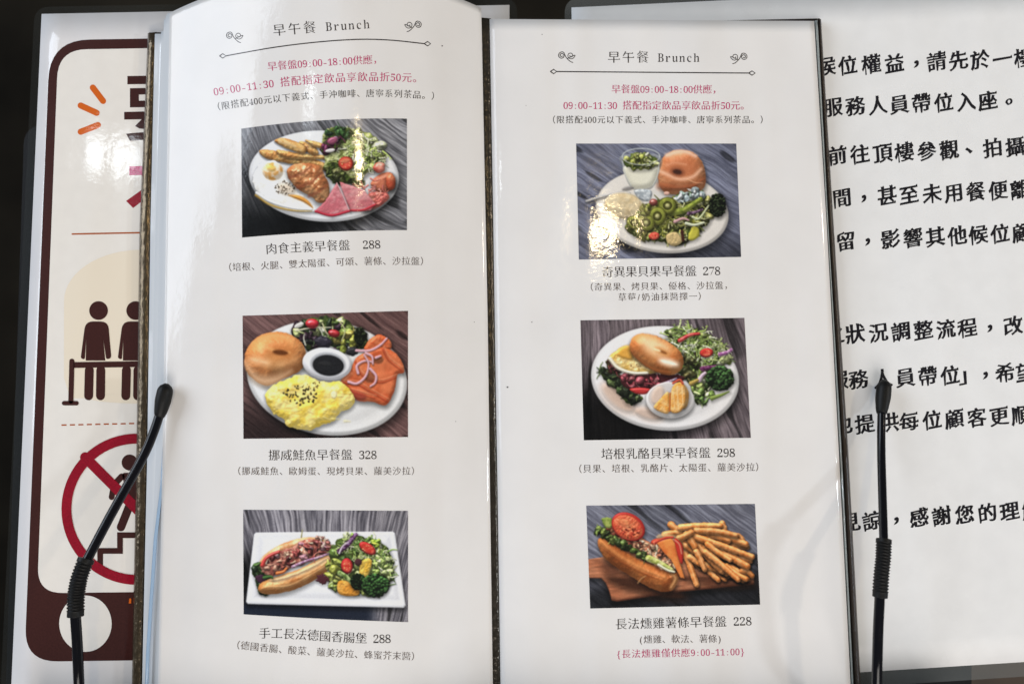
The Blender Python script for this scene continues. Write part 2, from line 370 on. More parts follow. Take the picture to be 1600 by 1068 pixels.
def food_salmon_plate():
    c = Canvas(((70, 85), (1022, 57), (1022, 782), (75, 792)), seed=21)
    c.wood(38, (58, 38, 38), (124, 92, 88), sc=12, seed=9, contrast=.8)
    c.dark(lambda X, Y: sstep(480, 790, Y) * sstep(900, 300, X), .55)
    c.plate((556, 442), 464, 328, 9, col=(214, 214, 214), well=.8, dark_to=.6)
    c.salad([(345, 160), (420, 115), (520, 90), (640, 105), (720, 150), (780, 210), (770, 260), (660, 300), (560, 260), (440, 270), (390, 220)], 80, 34,
            [(70, 90, 40), (46, 60, 36), (120, 140, 62), (38, 42, 40), (164, 172, 112), (60, 40, 52), (206, 208, 186)], base=(34, 40, 26))
    c.salad([(600, 200), (690, 180), (770, 230), (740, 275), (640, 280)], 22, 28, [(168, 170, 66), (190, 176, 80), (130, 140, 50)], back=False)
    c.broccoli((745, 200), 34, 52, 30, (48, 58, 36)); c.ell((700, 290), 38, 26, (40, 40, 44), R=20, spec=.2, edge=5)
    c.ell((535, 235), 50, 34, (44, 40, 50), 10, R=26, spec=.3, edge=8)
    c.line([(380, 170), (470, 155), (580, 152)], 5, (216, 212, 180), 3); c.line([(530, 130), (560, 190), (620, 200)], 4, (206, 200, 150), 3); c.line([(630, 120), (660, 170), (640, 230)], 4, (196, 196, 140), 3)
    c.tomato((470, 130), 38, 28, 0, False, (204, 44, 54)); c.tomato((596, 186), 34, 22, 10, False, (176, 40, 44)); c.ell((395, 140), 30, 14, (210, 208, 200), -25, R=10)
    S = ((214, 92, 48), (226, 116, 68))
    c.bread([(770, 275), (800, 225), (858, 193), (918, 228), (924, 275), (860, 285), (800, 300)], S[0], S[1], R=20, bump=10, bs=34, vs=34, sh=(3, 8))
    c.bread([(636, 462), (690, 400), (722, 330), (790, 290), (870, 265), (940, 292), (988, 350), (998, 408), (960, 425), (948, 500), (925, 560), (890, 600), (820, 580), (735, 572), (690, 525)], S[0], S[1], R=26, bump=14, bs=80, vs=70, spec=.14, amb=.64, dif=.45)
    for p in ([(640, 470), (730, 480), (800, 520), (905, 580)], [(720, 350), (760, 430), (860, 470), (950, 440)], [(880, 280), (910, 340), (985, 400)], [(690, 520), (760, 540), (830, 560)]):
        c.line(p, 7, (168, 56, 30), 4, soft=9, alpha=.75)
        c.line([(x + 6, y - 16) for x, y in p], 6, (236, 146, 104), 4, soft=9, alpha=.6)
    c.ell((730, 545), 54, 24, (150, 52, 42), 15, R=20, soft=14, alpha=.7); c.ell((850, 340), 30, 20, (96, 56, 34), R=10, soft=10, alpha=.7); c.ell((800, 440), 30, 30, (104, 56, 34), R=10, soft=10, alpha=.6)
    for p in ([(725, 285), (800, 285), (860, 255), (900, 215)], [(735, 415), (728, 372), (770, 345), (815, 350)], [(780, 300), (815, 320), (820, 362)], [(680, 465), (730, 474), (780, 430), (795, 360), (770, 310)], [(805, 390), (838, 430), (832, 470), (806, 490)], [(838, 326), (865, 315)]):
        c.line(p, 8, (206, 158, 170), 5, R=7, soft=3, amb=.75, dif=.4, shadow=.35, sh=(2, 6), blur=8)
    B = [(80, 340), (100, 265), (160, 205), (250, 178), (340, 190), (410, 240), (436, 310), (420, 380), (370, 420), (300, 450), (215, 488), (150, 462), (95, 410)]
    c.bread(B, (220, 148, 84), (206, 122, 62), R=120, bump=3, bs=70, vs=90, spec=.14)
    c.poly([(84, 350), (160, 425), (260, 430), (350, 400), (290, 455), (210, 486), (130, 455)], (240, 198, 156), soft=34, alpha=.65, **FLAT)
    c.ell((165, 345), 60, 18, (246, 206, 158), 12, soft=26, alpha=.6, **FLAT); c.line([(170, 225), (240, 200), (330, 208)], 12, (240, 184, 118), 8, soft=22, alpha=.6, **FLAT); c.ell((330, 350), 70, 26, (232, 172, 112), -20, soft=30, alpha=.5, **FLAT)
    c.ell((284, 290), 92, 46, (176, 102, 46), 6, soft=36, alpha=.55, **FLAT); c.line([(214, 268), (270, 290), (340, 296)], 9, (236, 176, 104), 5, soft=10, alpha=.5, **FLAT); c.ell((288, 296), 44, 15, (96, 48, 16), 6, soft=9, **FLAT)
    c.ell((556, 362), 142, 92, (218, 218, 224), 8, R=26, amb=.68, dif=.42, shadow=.45, sh=(3, 16), blur=24)
    c.ell((558, 352), 126, 76, (232, 232, 236), 8, R=20, amb=.9, dif=.1, soft=5); c.ell((562, 364), 102, 68, (150, 152, 156), 6, R=20, soft=12, amb=.9, dif=.1)
    c.ell((563, 370), 90, 60, (24, 24, 26), 6, R=10, soft=4, amb=.9); c.ell((548, 362), 40, 14, (50, 50, 50), 5, R=10, soft=10, alpha=.5)
    E = [(200, 532), (240, 492), (300, 462), (370, 432), (430, 424), (490, 450), (560, 465), (640, 468), (690, 515), (714, 572), (690, 612), (640, 640), (590, 690), (530, 712), (460, 742), (390, 735), (330, 722), (306, 680), (250, 650), (212, 590)]
    c.poly(E, (234, 200, 72), col2=(240, 216, 124), vs=46, R=60, bump=24, bs=56, amb=.7, dif=.45, spec=.12, edge=9, es=22, shadow=.4, sh=(3, 14), blur=22)
    for i in range(26):
        x, y = c.rng.uniform(260, 660), c.rng.uniform(470, 700)
        c.line([(x, y), (x + c.rng.uniform(20, 50), y + c.rng.uniform(-14, 18))], c.rng.uniform(5, 10), c.rng.choice([(246, 228, 150), (214, 172, 44), (242, 222, 132)]), 3, soft=9, alpha=.55)
    c.ell((596, 540), 18, 22, (250, 240, 190), R=10, soft=8, alpha=.9)
    c.dots((400, 545), 100, 60, 58, (72, 66, 36), (4, 9)); c.dots((470, 480), 50, 24, 14, (96, 86, 40), (3, 6))
    return c.finish(.97)

def food_sausage_plate():
    c = Canvas(((82, 65), (1140, 72), (1140, 785), (85, 735)), bottom=4, seed=31)
    c.wood(90, (52, 50, 58), (164, 160, 166), sc=11, fan=.5, seed=12, contrast=1.2, warp=10)
    c.dark(lambda X, Y: sstep(260, 420, Y) * sstep(200, 110, X), .75)
    w = sstep(640, 690, c.Y) * sstep(980, 860, c.X)
    c.C[:] = c.C * (1 - w[..., None]) + np.array((26, 32, 46)) * w[..., None]
    P = [(165, 211), (600, 206), (1042, 205), (1056, 215), (1124, 676), (1112, 692), (600, 680), (112, 668), (101, 655), (152, 222)]
    c.poly(P, (222, 223, 228), smooth=False, R=16, amb=.84, dif=.2, shadow=.5, sh=(2, 22), blur=26, soft=5)
    c.poly([(190, 240), (1020, 236), (1082, 640), (150, 622)], (208, 209, 214), smooth=False, R=60, amb=.9, dif=.1, soft=22); c.poly([(215, 256), (1000, 252), (1056, 620), (184, 606)], (218, 219, 223), smooth=False, R=60, amb=.96, dif=.05, soft=24)
    c.bread([(175, 440), (205, 370), (280, 310), (400, 258), (520, 240), (620, 262), (645, 330), (560, 380), (380, 430), (230, 480)], (220, 172, 122), (196, 132, 84), R=36, bump=12, shadow=.3)
    c.salad([(140, 450), (190, 400), (240, 480), (280, 520), (240, 590), (190, 600), (150, 500)], 26, 26, [(50, 78, 36), (70, 100, 44), (40, 56, 34)], base=(30, 44, 24))
    c.poly([(160, 495), (200, 480), (230, 520), (190, 535)], (66, 36, 56), R=12, edge=5)
    c.bread([(180, 585), (190, 540), (240, 512), (330, 482), (450, 440), (560, 385), (640, 355), (660, 385), (630, 450), (550, 510), (430, 570), (320, 600), (230, 606)], (212, 150, 88), (190, 118, 60), R=60, bump=10, spec=.22, shadow=.4)
    c.poly([(250, 512), (420, 462), (600, 372), (640, 372), (560, 430), (430, 490), (300, 530)], (232, 194, 148), R=30, soft=14, alpha=.85, bump=8, bs=12)
    c.line([(250, 560), (380, 550), (520, 480), (620, 420)], 8, (226, 176, 118), 4, soft=12, alpha=.6)
    c.poly([(190, 430), (230, 370), (300, 335), (400, 300), (470, 255), (560, 260), (640, 300), (630, 345), (500, 400), (380, 440), (280, 490), (230, 480)], (150, 78, 66), edge=10, R=30, bump=30, bs=24, col2=(196, 132, 112), vs=30, shadow=.4)
    c.salad([(210, 430), (300, 345), (420, 300), (490, 255), (570, 265), (630, 310), (600, 350), (440, 410), (300, 470)], 60, 26,
            [(186, 110, 90), (160, 84, 70), (206, 146, 120), (142, 62, 58), (222, 172, 140), (120, 50, 48), (176, 120, 130)], back=False)
    c.line([(205, 420), (225, 380), (265, 352), (310, 335)], 12, (204, 62, 56), 10, spec=.3, shadow=.3); c.line([(300, 472), (340, 462), (360, 440)], 11, (216, 110, 50), 7, spec=.2, shadow=.3)
    c.line([(400, 430), (480, 395), (580, 365), (640, 340)], 9, (206, 178, 196), 5, soft=4, col2=(160, 110, 150), vs=14)
    c.line([(590, 300), (610, 270), (600, 235)], 9, (228, 206, 186), 6, alpha=.8); c.line([(455, 240), (462, 195)], 5, (168, 160, 110), 3); c.salad([(540, 240), (620, 230), (640, 290), (590, 300)], 12, 18, [(226, 196, 176), (210, 160, 140), (190, 110, 100)], back=False)
    c.line([(215, 500), (260, 492), (270, 505)], 9, (70, 110, 52), 5, shadow=.3)
    c.salad([(640, 330), (690, 260), (790, 230), (900, 250), (990, 290), (1045, 400), (1030, 520), (960, 600), (820, 612), (700, 600), (630, 540), (650, 430)], 110, 34, GREENS + PALE, base=(60, 72, 34))
    c.frisee([(660, 330), (700, 260), (800, 240), (900, 250), (1000, 300), (1045, 410), (1020, 500), (900, 440), (800, 380)], 130, 58, [(196, 210, 140), (160, 184, 92), (220, 226, 186), (96, 128, 58)])
    c.salad([(890, 260), (930, 240), (970, 265), (950, 310)], 7, 26, [(166, 196, 60), (148, 184, 54)], back=False)
    c.salad([(900, 360), (1000, 360), (1050, 470), (1020, 520), (930, 480)], 24, 24, [(172, 196, 104), (196, 214, 138), (150, 178, 84)], back=False)
    c.salad([(620, 400), (690, 390), (700, 560), (640, 590)], 14, 34, [(160, 166, 64), (128, 138, 60), (180, 182, 92)], back=False)
    c.line([(700, 330), (760, 280), (805, 225)], 16, (150, 110, 158), 14, col2=(74, 34, 70), vs=14, shadow=.3, edge=4); c.line([(698, 345), (720, 300), (760, 270)], 5, (216, 206, 214), 3)
    c.tomato((880, 312), 60, 32, 33, True, (206, 46, 48)); c.tomato((748, 425), 38, 50, -5, True, (186, 34, 46))
    c.poly([(840, 400), (880, 375), (908, 395), (896, 450), (872, 500), (832, 505), (828, 450)], (226, 172, 50), col2=(236, 196, 84), R=20, bump=14, bs=12, shadow=.4)
    c.poly([(690, 530), (740, 520), (820, 560), (815, 614), (700, 606)], (220, 142, 44), col2=(236, 172, 72), R=20, bump=10, bs=14, shadow=.3)
    c.line([(700, 470), (750, 500), (800, 565)], 16, (176, 196, 124), 10, col2=(92, 122, 52), vs=18, shadow=.4); c.ell((820, 400), 24, 22, (74, 40, 46), R=14, shadow=.3)
    c.broccoli((820, 525), 50, 52, 26, (36, 58, 30)); c.broccoli((930, 550), 86, 72, 90, (50, 84, 40))
    c.ell((590, 510), 40, 30, (80, 36, 44), 10, R=14, edge=14, es=10, shadow=.3)
    return c.finish(.98)

def food_kiwi_plate():
    c = Canvas(((80, 57), (1070, 57), (1100, 757), (97, 773)), seed=41)
    c.wood(33, (58, 60, 76), (124, 128, 148), sc=15, seed=14, contrast=.95)
    c.dark(lambda X, Y: sstep(560, 760, Y) * sstep(500, 700, X), .42)
    c.plate((612, 474), 412, 258, 7, col=(206, 200, 192), dark_to=.5)
    B = [(584, 250), (592, 190), (625, 132), (680, 102), (745, 96), (810, 116), (856, 165), (878, 235), (880, 300), (856, 345), (800, 362), (720, 374), (640, 362), (598, 320)]
    c.bread(B, (196, 118, 72), (210, 142, 96), R=100, bump=3, bs=80, vs=80, spec=.2)
    c.ell((725, 215), 105, 74, (176, 92, 52), 0, soft=40, alpha=.7, **FLAT); c.line([(590, 225), (640, 245), (720, 276), (800, 262), (852, 215)], 11, (238, 190, 158), 7, soft=16, alpha=.75, **FLAT); c.line([(640, 130), (700, 110), (760, 108), (820, 135)], 12, (240, 196, 172), 8, soft=16, alpha=.85, **FLAT); c.line([(640, 190), (690, 176), (760, 186)], 6, (226, 160, 120), 4, soft=14, alpha=.6, **FLAT)
    c.line([(600, 320), (700, 330), (800, 320), (868, 280)], 22, (168, 84, 48), 10, soft=22, alpha=.6); c.line([(770, 280), (820, 300), (860, 300)], 5, (232, 166, 120), 3, soft=5, alpha=.7)
    c.ell((706, 232), 44, 27, (120, 62, 38), 10, soft=18, alpha=.8, **FLAT); c.ell((706, 232), 27, 15, (62, 34, 26), 10, soft=8, **FLAT)
    # spoon and jam dish
    c.line([(145, 413), (230, 388), (340, 366), (410, 366)], 7, (168, 166, 164), 9, soft=3, shadow=.35, sh=(0, 10), blur=12)
    c.ell((375, 440), 122, 80, (190, 172, 140), 8, R=20, shadow=.3); c.ell((375, 430), 116, 66, (208, 184, 140), 8, R=40, bump=6, bs=18, col2=(216, 198, 160), vs=40, amb=.75, dif=.28, soft=4)
    c.line([(262, 410), (300, 375), (380, 362), (460, 385), (488, 430)], 3, (226, 212, 186), soft=4)
    # greens
    c.salad([(390, 560), (430, 510), (520, 430), (640, 390), (760, 400), (880, 370), (920, 430), (905, 540), (830, 610), (720, 680), (620, 670), (470, 650), (400, 590)], 90, 32,
            [(120, 120, 40), (92, 96, 36), (150, 146, 64), (64, 66, 32), (176, 172, 96), (104, 112, 44)], base=(58, 58, 28))
    c.salad([(690, 400), (720, 360), (840, 345), (860, 385), (800, 420), (720, 430)], 24, 26, [(196, 204, 204), (176, 194, 196), (150, 170, 160), (212, 214, 212)], base=(130, 146, 140))
    c.frisee([(480, 520), (640, 450), (860, 410), (890, 520), (760, 650), (620, 650)], 90, 60, [(180, 176, 96), (130, 132, 54), (206, 204, 150), (90, 96, 40)])
    c.line([(660, 480), (740, 470), (850, 400)], 22, (150, 160, 62), 14, col2=(112, 126, 44), vs=26, shadow=.3)
    def kiwi(x, y, rx, ry, rot):
        c.ell((x, y), rx, ry, (96, 96, 34), rot, R=14, shadow=.45, sh=(2, 8), blur=14); c.ell((x, y), rx * .9, ry * .9, (146, 150, 58), rot, R=16, col2=(118, 124, 44), vs=16)
        c.ell((x, y), rx * .42, ry * .42, (58, 56, 24), rot, R=8, soft=10, alpha=.8); c.ell((x, y), rx * .24, ry * .24, (190, 186, 120), rot, R=8, soft=5)
        for i in range(16):
            a = i * 6.283 / 16; c.ell((x + rx * .45 * math.cos(a), y + ry * .45 * math.sin(a)), 3.4, 3.4, (30, 26, 14), soft=2)
    kiwi(645, 440, 56, 52, 0); kiwi(582, 505, 54, 58, 20); kiwi(512, 545, 56, 50, 30); kiwi(440, 545, 50, 40, 20)
    c.salad([(480, 480), (520, 430), (545, 455), (500, 500)], 8, 20, [(150, 150, 60), (110, 116, 46)], back=False)
    c.tomato((558, 420), 26, 22, 0, False, (150, 74, 64)); c.ell((640, 365), 18, 12, (220, 170, 150), R=8)
    c.tomato((562, 628), 34, 24, -10, True, (206, 70, 60)); c.line([(690, 540), (740, 520), (775, 530)], 10, (196, 150, 150), 6, shadow=.3)
    c.poly([(640, 620), (700, 605), (735, 660), (690, 690), (645, 672)], (206, 178, 120), R=16, bump=8, bs=12, shadow=.3); c.poly([(800, 570), (838, 585), (830, 640), (770, 650)], (196, 186, 62), R=16, shadow=.3, edge=4)
    c.line([(735, 600), (742, 655)], 10, (70, 34, 26), 8); c.line([(760, 550), (810, 560), (870, 545)], 10, (206, 210, 178), 6, shadow=.3)
    c.line([(775, 490), (820, 480), (860, 465)], 11, (130, 100, 124), 7, col2=(70, 44, 66), vs=12, shadow=.3); c.line([(800, 510), (840, 520), (900, 440)], 8, (200, 206, 160), 5)
    c.broccoli((955, 438), 52, 76, 60, (40, 50, 30))
    # glass of yoghurt
    c.poly([(362, 130), (600, 130), (588, 250), (560, 320), (520, 345), (440, 345), (395, 290), (372, 210)], (150, 154, 150), R=20, alpha=.55, soft=4)
    c.poly([(380, 195), (582, 195), (582, 260), (556, 312), (510, 335), (440, 333), (398, 285)], (226, 222, 200), R=40, amb=.72, dif=.36, soft=4)
    c.salad([(378, 165), (420, 130), (500, 112), (575, 150), (578, 190), (520, 215), (420, 215)], 40, 17, [(166, 172, 76), (120, 128, 54), (196, 198, 130), (96, 100, 46), (214, 214, 176)], base=(120, 126, 66))
    for a0, a1, w in ((180, 360, 4), (0, 180, 3)):
        c.line([(482 + 116 * math.cos(math.radians(a)), 138 + 50 * math.sin(math.radians(a))) for a in np.linspace(a0, a1, 14)], w, (190, 196, 196), soft=3, alpha=.8)
    c.line([(368, 170), (385, 250), (420, 315)], 4, (206, 210, 208), 3, soft=3, alpha=.7); c.line([(594, 180), (582, 260), (555, 318)], 4, (196, 200, 196), 3, soft=3, alpha=.7)
    c.poly([(440, 345), (540, 345), (545, 395), (520, 415), (470, 400)], (150, 160, 168), R=16, col2=(206, 212, 214), vs=14, soft=4, alpha=.9); c.ell((400, 335), 36, 12, (120, 116, 114), -10, R=8, soft=8, alpha=.8)
    return c.finish(.96)

def food_bagel_plate():
    c = Canvas(((67, 80), (1080, 65), (1120, 805), (88, 820)), seed=51)
    c.wood(80, (54, 46, 50), (138, 124, 128), sc=13, fan=-.35, seed=15, contrast=1.)
    c.dark(lambda X, Y: sstep(330, 640, Y) * sstep(800, 420, X), .88)
    c.plate((590, 438), 458, 322, 5, col=(214, 211, 210), well=.8, dark_to=.6)
    c.ell((300, 560), 130, 60, (196, 146, 112), 40, R=30, soft=40, alpha=.55); c.ell((490, 660), 90, 40, (200, 158, 130), 15, R=30, soft=30, alpha=.6)
    c.salad([(590, 170), (640, 125), (760, 130), (860, 170), (950, 230), (985, 300), (960, 350), (870, 380), (880, 480), (820, 560), (780, 590), (740, 480), (690, 400), (700, 300)], 120, 32, GREENS + PALE, base=(54, 62, 30))
    c.salad([(690, 300), (760, 280), (800, 340), (770, 440), (720, 450)], 16, 34, [(70, 70, 36), (92, 84, 44), (58, 50, 32)], back=False)
    c.frisee([(590, 170), (640, 125), (760, 130), (860, 170), (950, 230), (985, 300), (900, 340), (760, 300), (640, 230)], 150, 62, [(196, 208, 140), (150, 172, 84), (224, 228, 196), (120, 146, 66)])
    c.line([(680, 205), (740, 172), (800, 162)], 13, (186, 40, 44), 8, spec=.3, shadow=.4, col2=(206, 80, 70), vs=20); c.tomato((846, 280), 42, 28, -8, True, (198, 44, 48))
    c.line([(930, 290), (970, 280), (1000, 262)], 14, (150, 84, 140), 10, col2=(196, 160, 190), vs=12, shadow=.3); c.line([(820, 380), (860, 372), (900, 365)], 16, (92, 36, 76), 10, col2=(132, 74, 116), vs=14, shadow=.3, edge=5)
    c.line([(800, 450), (820, 420), (838, 405)], 14, (206, 178, 196), 9, shadow=.3); c.line([(750, 470), (790, 450)], 14, (176, 146, 70), 10)
    c.salad([(770, 500), (870, 490), (890, 530), (830, 600), (775, 590)], 22, 24, [(120, 150, 66), (84, 112, 50), (176, 196, 126)], back=False)
    c.line([(880, 560), (940, 540), (985, 520)], 14, (130, 150, 70), 4, shadow=.3)
    c.broccoli((930, 438), 86, 74, 95, (50, 78, 40))
    c.salad([(170, 380), (240, 385), (330, 450), (420, 530), (440, 580), (360, 600), (310, 540), (230, 460)], 44, 30, [(58, 76, 42), (44, 58, 34), (84, 100, 56), (36, 44, 28)], base=(32, 42, 24))
    c.salad([(230, 330), (280, 290), (330, 340), (310, 400), (240, 400)], 14, 24, [(84, 34, 34), (62, 24, 26), (120, 60, 56)], base=(50, 22, 22))
    c.poly([(310, 420), (420, 400), (540, 410), (700, 420), (680, 470), (560, 500), (460, 510), (350, 500)], (72, 28, 32), R=20, edge=8)
    c.salad([(310, 430), (400, 420), (500, 430), (600, 440), (600, 490), (460, 500), (350, 490)], 34, 26, [(156, 70, 80), (126, 48, 56), (176, 96, 100), (96, 36, 42)], back=False)
    c.poly([(370, 505), (430, 495), (500, 505), (470, 535), (410, 532)], (190, 46, 44), R=14, spec=.3); c.line([(560, 480), (610, 460), (660, 440)], 9, (206, 200, 206), 6, col2=(150, 110, 150), vs=10)
    c.poly([(245, 315), (290, 265), (350, 235), (395, 255), (430, 330), (540, 395), (470, 410), (390, 410), (315, 385)], (228, 180, 84), col2=(234, 206, 140), vs=50, R=24, bump=14, bs=30, shadow=.5, spec=.2, edge=5)
    c.poly([(290, 290), (340, 240), (385, 250), (390, 320), (340, 320)], (228, 158, 50), R=20, soft=14, alpha=.85)
    c.line([(250, 318), (300, 375), (390, 405), (480, 405)], 12, (240, 232, 208), 8, soft=7); c.dots((420, 365), 50, 16, 10, (120, 80, 40), (3, 5))
    B = [(372, 225), (400, 178), (460, 160), (540, 178), (620, 218), (680, 270), (704, 330), (690, 385), (640, 415), (570, 410), (490, 375), (420, 325), (380, 280)]
    c.bread(B, (214, 136, 72), (198, 112, 54), R=80, bump=3, bs=80, vs=80, spec=.16, shadow=.6)
    c.poly([(440, 185), (520, 190), (600, 240), (600, 290), (540, 300), (470, 260)], (240, 208, 162), soft=40, alpha=.8, **FLAT); c.ell((612, 340), 60, 20, (250, 236, 216), 14, soft=24, alpha=.9, **FLAT)
    c.ell((572, 272), 50, 20, (196, 128, 66), 24, soft=16, alpha=.9, **FLAT); c.ell((578, 276), 24, 8, (120, 66, 26), 24, soft=7, alpha=.8, **FLAT); c.ell((540, 262), 24, 7, (250, 222, 176), 20, soft=8, alpha=.8, **FLAT)
    c.line([(385, 270), (440, 330), (520, 385), (620, 405)], 12, (150, 78, 34), 10, soft=14, alpha=.6)
    c.ell((622, 572), 150, 112, (216, 212, 210), 2, R=22, amb=.72, dif=.4, shadow=.45, sh=(0, 16), blur=24)
    c.ell((622, 560), 136, 96, (196, 190, 188), 2, R=20, amb=.9, dif=.1, soft=6); c.ell((545, 545), 40, 60, (222, 186, 160), 20, R=20, soft=20, alpha=.7)
    O = ((234, 158, 66), (242, 188, 112))
    c.poly([(520, 615), (560, 565), (605, 520), (618, 560), (612, 650), (560, 645)], O[0], col2=O[1], vs=24, R=14, bump=5, bs=10, shadow=.4)
    c.poly([(700, 480), (735, 520), (730, 600), (700, 620)], O[0], col2=O[1], vs=24, R=14, shadow=.3)
    c.poly([(628, 520), (650, 475), (690, 462), (716, 510), (715, 590), (680, 645), (625, 640)], O[0], col2=O[1], vs=24, R=14, bump=5, bs=10, shadow=.5)
    for p in ([(640, 520), (650, 625)], [(665, 485), (672, 630)], [(695, 490), (700, 600)]):
        c.line(p, 3, (250, 216, 160), 2, soft=4, alpha=.8)
    c.line([(622, 530), (618, 640)], 5, (206, 110, 40), soft=4); c.line([(640, 468), (680, 448), (700, 470)], 7, (206, 84, 60), soft=4)
    return c.finish(.97)

def food_chicken_board():
    c = Canvas(((105, 58), (1167, 47), (1200, 680), (130, 705)), seed=61, nv=184)
    c.wood(37, (62, 62, 74), (136, 138, 152), sc=16, seed=18, contrast=1.)
    c.dark(lambda X, Y: sstep(500, 660, Y + .12 * X), .7)
    P = [(100, 400), (190, 388), (420, 330), (700, 330), (1100, 440), (1155, 495), (1162, 515), (1160, 553), (700, 600), (300, 662), (265, 655), (250, 600), (228, 545), (200, 515), (100, 512)]
    c.poly(P, (116, 62, 40), smooth=False, R=10, soft=4, shadow=.6, sh=(0, 26), blur=34)
    c.poly([(x, y - (13 if y > 460 and x > 240 else 3)) for x, y in P], (168, 98, 64), smooth=False, R=12, soft=4, amb=.8, dif=.25, streak=(-4, 12, .22), col2=(188, 122, 86), vs=120)
    c.ell((480, 575), 260, 50, (50, 26, 16), 14, R=20, soft=46, alpha=.85); c.ell((930, 530), 230, 40, (60, 30, 18), 4, R=20, soft=40, alpha=.75); c.ell((250, 450), 60, 40, (70, 36, 24), 30, R=10, soft=30, alpha=.6)
    F = ((206, 116, 50), (226, 146, 80))
    R_ = c.rng
    fries = [((640, 180), (700, 215)), ((600, 240), (700, 230)), ((1060, 250), (1100, 310)), ((960, 170), (975, 210)), ((720, 330), (800, 555)), ((760, 380), (935, 525)), ((700, 300), (790, 350)), ((1060, 480), (1120, 520)), ((1090, 470), (1150, 500)), ((820, 420), (990, 485)), ((900, 350), (1120, 440)), ((830, 230), (1110, 300)), ((880, 240), (1000, 280)), ((760, 290), (900, 420)),
             ((990, 440), (1110, 520)), ((800, 300), (960, 470)), ((860, 350), (1060, 525)), ((700, 195), (950, 185)), ((800, 215), (1050, 245)), ((790, 255), (1150, 380)), ((740, 240), (790, 320)), ((690, 265), (770, 225)), ((870, 300), (1010, 400)), ((800, 350), (850, 460))]
    extra = []
    for i in range(48):
        x = R_.uniform(700, 1030); y = 225 + (x - 700) * .3 + R_.uniform(-35, 170); q = R_.uniform(.2, .95); l = R_.uniform(100, 170)
        extra.append(((x, y), (min(x + l * math.cos(q), 1140), min(y + l * math.sin(q), 525))))
    fries = fries[:4] + extra + fries[4:]
    for (a, b) in fries:
        k = R_.uniform(.98, 1.22); w = R_.uniform(19, 25); m = ((a[0] + b[0]) / 2 + R_.uniform(-8, 8), (a[1] + b[1]) / 2 + R_.uniform(-12, 4))
        c.line([a, m, b], w, np.array(F[0]) * k, w * .8, col2=np.array(F[1]) * k, vs=26, R=w, bump=3, bs=24, amb=.5, dif=.66, spec=.12, shadow=.6, sh=(4, 12), blur=15, edge=3)
        c.line([(a[0], a[1] - w * .4), (m[0], m[1] - w * .4), (b[0], b[1] - w * .4)], w * .25, np.array((244, 196, 136)) * k, w * .12, soft=6, alpha=.55)
    c.tomato((610, 300), 100, 40, 5, False, (190, 62, 40)); c.poly([(560, 240), (640, 240), (700, 265), (560, 270)], (226, 180, 120), R=16, alpha=.6, soft=10)
    B = [(178, 300), (190, 262), (240, 268), (330, 330), (440, 400), (560, 440), (680, 475), (684, 520), (650, 585), (590, 600), (500, 572), (400, 510), (300, 450), (215, 380)]
    c.bread(B, (190, 106, 48), (168, 84, 34), R=90, bump=10, vs=70, spec=.2, streak=(32, 30, .12))
    c.line([(200, 290), (330, 385), (470, 460), (600, 510)], 15, (214, 138, 74), 12, soft=18, alpha=.6); c.line([(215, 330), (330, 415), (450, 480), (560, 520)], 6, (130, 62, 26), 4, soft=10, alpha=.5); c.line([(640, 480), (668, 520), (640, 575)], 14, (226, 166, 104), 10, soft=14, alpha=.7)
    c.line([(430, 545), (455, 515), (480, 500)], 4, (226, 168, 104), 3, soft=5, alpha=.6)
    c.poly([(230, 205), (300, 190), (430, 240), (520, 300), (600, 340), (680, 420), (690, 470), (600, 470), (470, 390), (330, 310), (250, 250)], (186, 110, 78), edge=10, R=26, bump=30, bs=20, col2=(222, 164, 124), vs=26, shadow=.4)
    c.salad([(420, 270), (520, 300), (620, 340), (690, 430), (640, 460), (520, 380), (430, 330)], 50, 22, [(206, 146, 104), (226, 176, 136), (176, 104, 72), (150, 84, 60), (236, 200, 166)], back=False)
    c.salad([(225, 205), (310, 200), (400, 250), (460, 300), (400, 320), (300, 270)], 34, 20, [(150, 66, 46), (190, 92, 62), (110, 44, 34), (214, 130, 84)], back=False)
    c.poly([(205, 138), (262, 138), (276, 180), (250, 200), (215, 185)], (120, 140, 56), R=14, edge=5, col2=(164, 176, 84), vs=18, shadow=.3)
    c.salad([(160, 215), (200, 195), (300, 260), (400, 320), (490, 375), (470, 400), (340, 330), (240, 280)], 56, 22, [(84, 104, 44), (60, 78, 34), (120, 138, 60), (46, 56, 28)], base=(44, 52, 24))
    c.line([(500, 390), (560, 415), (640, 460)], 22, (176, 186, 84), 14, col2=(206, 206, 130), vs=22, bump=8, bs=14, shadow=.4); c.line([(560, 430), (620, 465), (660, 475)], 8, (224, 222, 190), 6, soft=4)
    c.poly([(548, 292), (640, 262), (668, 300), (690, 400), (724, 515), (700, 512), (640, 400), (590, 350)], (212, 104, 44), smooth=False, col2=(228, 136, 62), vs=70, R=10, amb=.74, dif=.34, shadow=.45)
    c.poly([(660, 268), (700, 290), (716, 340), (712, 420), (690, 400)], (192, 44, 32), R=14, spec=.25, shadow=.3); c.line([(650, 268), (690, 300), (706, 360)], 4, (236, 190, 150), soft=4, alpha=.6)
    c.line([(540, 290), (600, 262), (650, 258)], 7, (196, 60, 44), soft=4)
    c.ell((370, 190), 112, 82, (178, 40, 34), 30, R=12, shadow=.4, spec=.25); c.ell((366, 194), 99, 71, (216, 104, 62), 30, R=20, col2=(206, 70, 44), vs=26, bump=14, bs=14, amb=.72, dif=.35, spec=.18)
    for a in range(6):
        q = a * 1.047 + .3; c.line([(366, 192), (366 + 62 * math.cos(q), 192 + 46 * math.sin(q))], 5, (230, 140, 92), 3, soft=6, alpha=.6)
